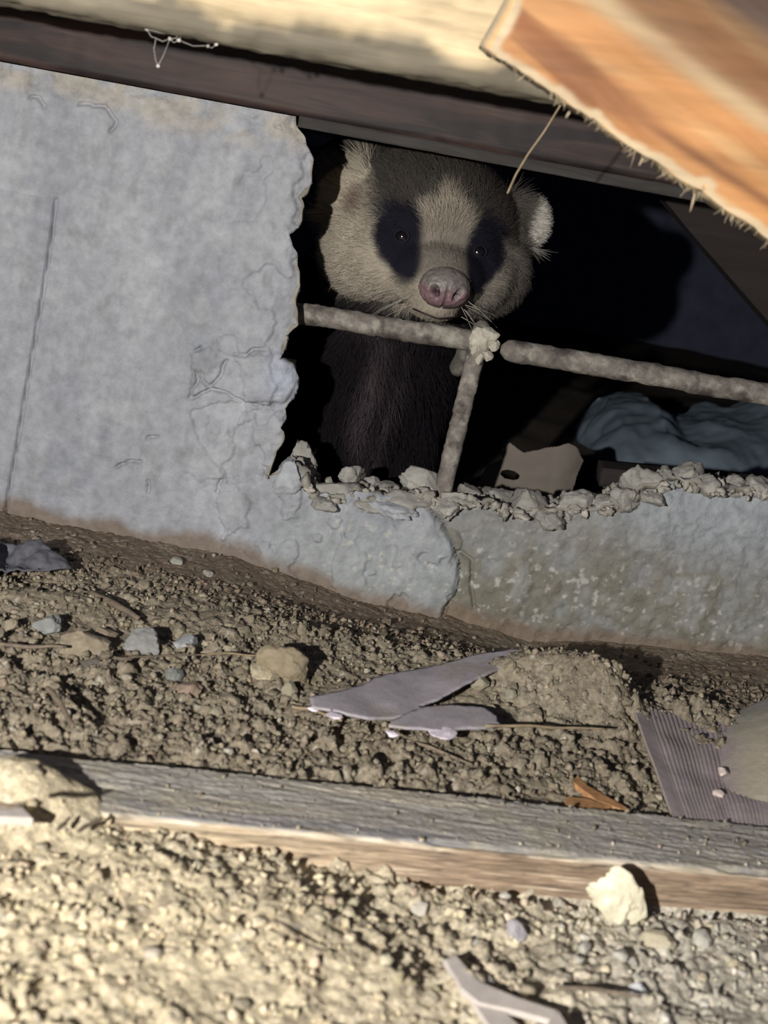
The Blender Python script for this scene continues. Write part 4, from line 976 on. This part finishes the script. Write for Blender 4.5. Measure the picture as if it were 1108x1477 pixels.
q1 = [PZ(1034, 1040, .0115), PZ(1180, 985, .022), PZ(1200, 1200, .014), PZ(1040, 1180, .0125)]
def bulgef(U, W):
    P = bil(q1)(U, W); P[..., 2] += .013*np.sin(np.clip(U*1.15, 0, 1)*np.pi/2)*np.sin(np.pi*np.clip(W, 0, 1))**.7; return P
bt_ = lambda U, W: mixc(mixc(np.zeros(U.shape+(3,))+np.array([.50, .45, .35]), (.36, .37, .33), smooth(.45, .05, W)*.8), (.42, .355, .365), np.maximum(smooth(.28, .03, U+.08*noise(U*9, W*9, 0, 4)), smooth(.15, .0, W)))
o = sheet(bulgef, 60, 60, .0015, M_mauve, 'dusty_bulge', parent=rib, tint=bt_, amp=.001, s=5); o['label'] = 'beige dust-covered bulge of the mat'
for (px, py, hw, hh, lb) in ((1042, 1113, 11, 6, 'white fleck on the ribbed mat, upper of two'), (1036, 1143, 9, 5, 'white fleck on the ribbed mat, lower of two')):
    g = PZ(px, py, .017); v, f = rock(3, (hw*.00033, .003, hh*.00033), int(py), cuts=6, lump=.4); prop(mesh_obj('white_shred', v+g, f, M_stone, tint=(.66, .56, .50)), lb, 'shred')

# ------------------------------------------------------------------ straws, twigs, chips, strips
def stick(pxs, r, m_, name, label, cat='twig', up=.002, n=6, group=None, taper=.6):
    P = np.array([G(*q)+[0, 0, up+r] for q in pxs]); 
    for i in range(len(P)): P[i] = PZ(pxs[i][0], pxs[i][1], P[:, 2].max())
    t = np.linspace(0, 1, len(P)); T = np.linspace(0, 1, 16); Q = np.stack([np.interp(T, t, P[:, i]) for i in range(3)], -1)
    Q = Q+.0004*np.stack([noise(T*5, i, r*1e4, 9) for i in range(3)], -1)
    return prop(mesh_obj(name, *tube(Q, r*(1-taper*np.abs(T-.35)), n), m_), label, cat, group)
stick([(420, 1020), (450, 1024), (492, 1040)], .0009, M_straw, 'straw', 'pale straw lying at the left tip of the mauve fragment', up=.001)
stick([(700, 1046), (780, 1048), (876, 1052)], .0008, M_straw, 'straw', 'long thin straw with a black shadow right of the mauve fragments', up=.005)
stick([(290, 944), (330, 943), (372, 947)], .0007, M_straw, 'straw', 'thin pale straw between the blue-grey stone and the brown rock', up=.003)
stick([(170, 950), (235, 945), (300, 945)], .0006, M_twig, 'twig', 'thin brown twig crossing the left soil bank', up=.002)
stick([(0, 930), (45, 932), (95, 933)], .0011, M_twig, 'twig', 'brown twig at the left border below the round clod', up=.002)
stick([(68, 992), (88, 1012), (106, 1050)], .0015, M_twig, 'twig', 'dark curved bark strip standing off the soil at the left', up=.005)
stick([(165, 950), (185, 951), (200, 946)], .0011, M_twig, 'twig', 'short dark twig below the angular grey stone', up=.002)
stick([(112, 1200), (125, 1192), (144, 1182)], .0009, M_twig, 'twig', 'short dark twig leaning below the soil heap on the plank', up=.003)
stick([(82, 1198), (92, 1190), (98, 1181)], .0009, M_twig, 'twig', 'tiny dark twig beside the dark strip at the left edge', up=.003)
stick([(428, 1198), (436, 1206), (450, 1214)], .0014, M_twig, 'twig', 'stubby dark twig at the point where the plank front is buried', up=.001)
stick([(800, 1424), (860, 1428), (924, 1438)], .0009, M_twig, 'twig', 'thin straight twig lying at the lower right', up=.002)
stick([(560, 1062), (620, 1078), (680, 1104)], .0009, M_twig, 'twig', 'thin brown stem slanting below the mauve fragments', up=.001)
stick([(398, 1326), (430, 1352), (470, 1378)], .0005, M_twig, 'twig', 'fine dark rootlet in the pale foreground soil', up=.0)
stick([(130, 855), (165, 872), (200, 892)], .0022, M_twig, 'root', 'dark root lying along the ridge at the left', cat='root', up=.001)
def slab(pxs, zt, thick, m_, name, label, cat, tint=None, tilt=0.):
    P = np.array([PZ(*q, zt) for q in pxs]); n_ = len(P); P[:, 2] += tilt*np.linspace(0, 1, n_)
    c = P.mean(0); In = c+(P-c)*.96; V = np.vstack([P-[0, 0, thick], P-[0, 0, thick*.2], In]); 
    Fc = [(k*n_+i, k*n_+(i+1) % n_, (k+1)*n_+(i+1) % n_, (k+1)*n_+i) for k in (0, 1) for i in range(n_)]+[tuple(range(n_))[::-1], tuple(2*n_+i for i in range(n_))]
    return prop(mesh_obj(name, V, Fc, m_, tint=tint, shade=False), label, cat)
M_chip = mat('orange_chip', color=(.45, .24, .11), rough=.7, mott=(.35, 200.), bumps=((400., .3),))
M_grayw = mat('grey_strip', color=(.55, .50, .46), rough=.85, mott=(.15, 90.), bumps=((300., .3),))
slab([(822, 1124), (834, 1119), (846, 1132), (905, 1165), (898, 1168), (862, 1155), (838, 1137)], .0160, .003, M_chip, 'wood_chip', 'long orange wood splinter on the soil behind the plank', 'wood chip')
slab([(818, 1148), (850, 1152), (882, 1163), (870, 1167), (815, 1160)], .0165, .003, M_chip, 'wood_chip', 'short orange wood chip just below the long orange splinter', 'wood chip')
slab([(640, 1383), (655, 1376), (690, 1415), (750, 1440), (806, 1458), (802, 1474), (745, 1458), (690, 1446), (665, 1425)], .0105, .002, M_grayw, 'grey_strip', 'forked flat grey strip lying on the foreground soil', 'strip')
slab([(680, 1442), (722, 1452), (760, 1490), (720, 1500)], .0095, .002, M_grayw, 'grey_strip', 'short flat grey strip crossing under the forked one at the bottom', 'strip')
slab([(790, 1474), (806, 1458), (822, 1484), (800, 1500)], .014, .005, M_grayw, 'grey_strip', 'pale block end of a strip at the bottom edge', 'strip')
slab([(-40, 1160), (34, 1165), (48, 1180), (-40, 1176)], .030, .003, M_grayw, 'flat_strip', 'flat pale strip poking in at the left edge over a dark gap', 'strip')
stick([(-30, 1160), (10, 1163), (36, 1158)], .0010, M_twig, 'twig', 'dark twig on top of the flat strip at the left edge', up=.022)
# dark scrap at the left under the wall
q2 = [G(-60, 850)+[0, 0, .006], G(100, 838)+[0, 0, .003], G(60, 812)+[0, 0, .010], G(-60, 806)+[0, 0, .012]]
prop(sheet(lambda U, W: bil(q2)(U, W)+np.stack([0*U, 0*U, .006*np.sin(U*9)*np.sin(W*3.1)], -1), 60, 30, .001, M_cloth, 'cloth_scrap', amp=.008, s=8, sc=75), 'crumpled dark grey cloth scrap at the left below the wall', 'cloth')

# hanging straw and cobwebs
P = [PY(812, 146, -.180), PY(785, 190, -.178), PY(762, 222, -.176), PY(744, 252, -.175), PY(732, 279, -.174)]
T = np.linspace(0, 1, 20); Q = np.stack([np.interp(T, np.linspace(0, 1, 5), np.array(P)[:, i]) for i in range(3)], -1)
prop(mesh_obj('straw', *tube(Q, .00042, 6), M_straw), 'single thin straw hanging from the orange plank towards the badger ear', 'straw')
ws = []; gw = np.random.default_rng(12)
wp = [(212, 42), (225, 55), (245, 56), (258, 58), (300, 66), (312, 64), (222, 70), (228, 95), (262, 46)]
W3 = [PY(*q, -.19) for q in wp]
for a, b in ((0, 1), (1, 2), (2, 3), (3, 4), (4, 5), (1, 6), (6, 7), (0, 8), (8, 3), (2, 8), (7, 2)):
    m_ = (W3[a]+W3[b])/2-[0, 0, .0012]; ws.append(tube([W3[a], m_, W3[b]], .00012, 4))
for i in (0, 2, 3, 5, 7, 4):
    v, f = rock(1, (.0011, .0006, .0008), 800+i, cuts=3); ws.append((v+W3[i], f))
ws.append(tube([W3[0], PY(205, 30, -.202)], .00012, 4)); ws.append(tube([W3[8], PY(270, 40, -.202)], .00012, 4))
v, f = merge(ws); prop(mesh_obj('cobweb', v, f, M_web), 'wispy white cobweb under the pale board at the upper left', 'cobweb')
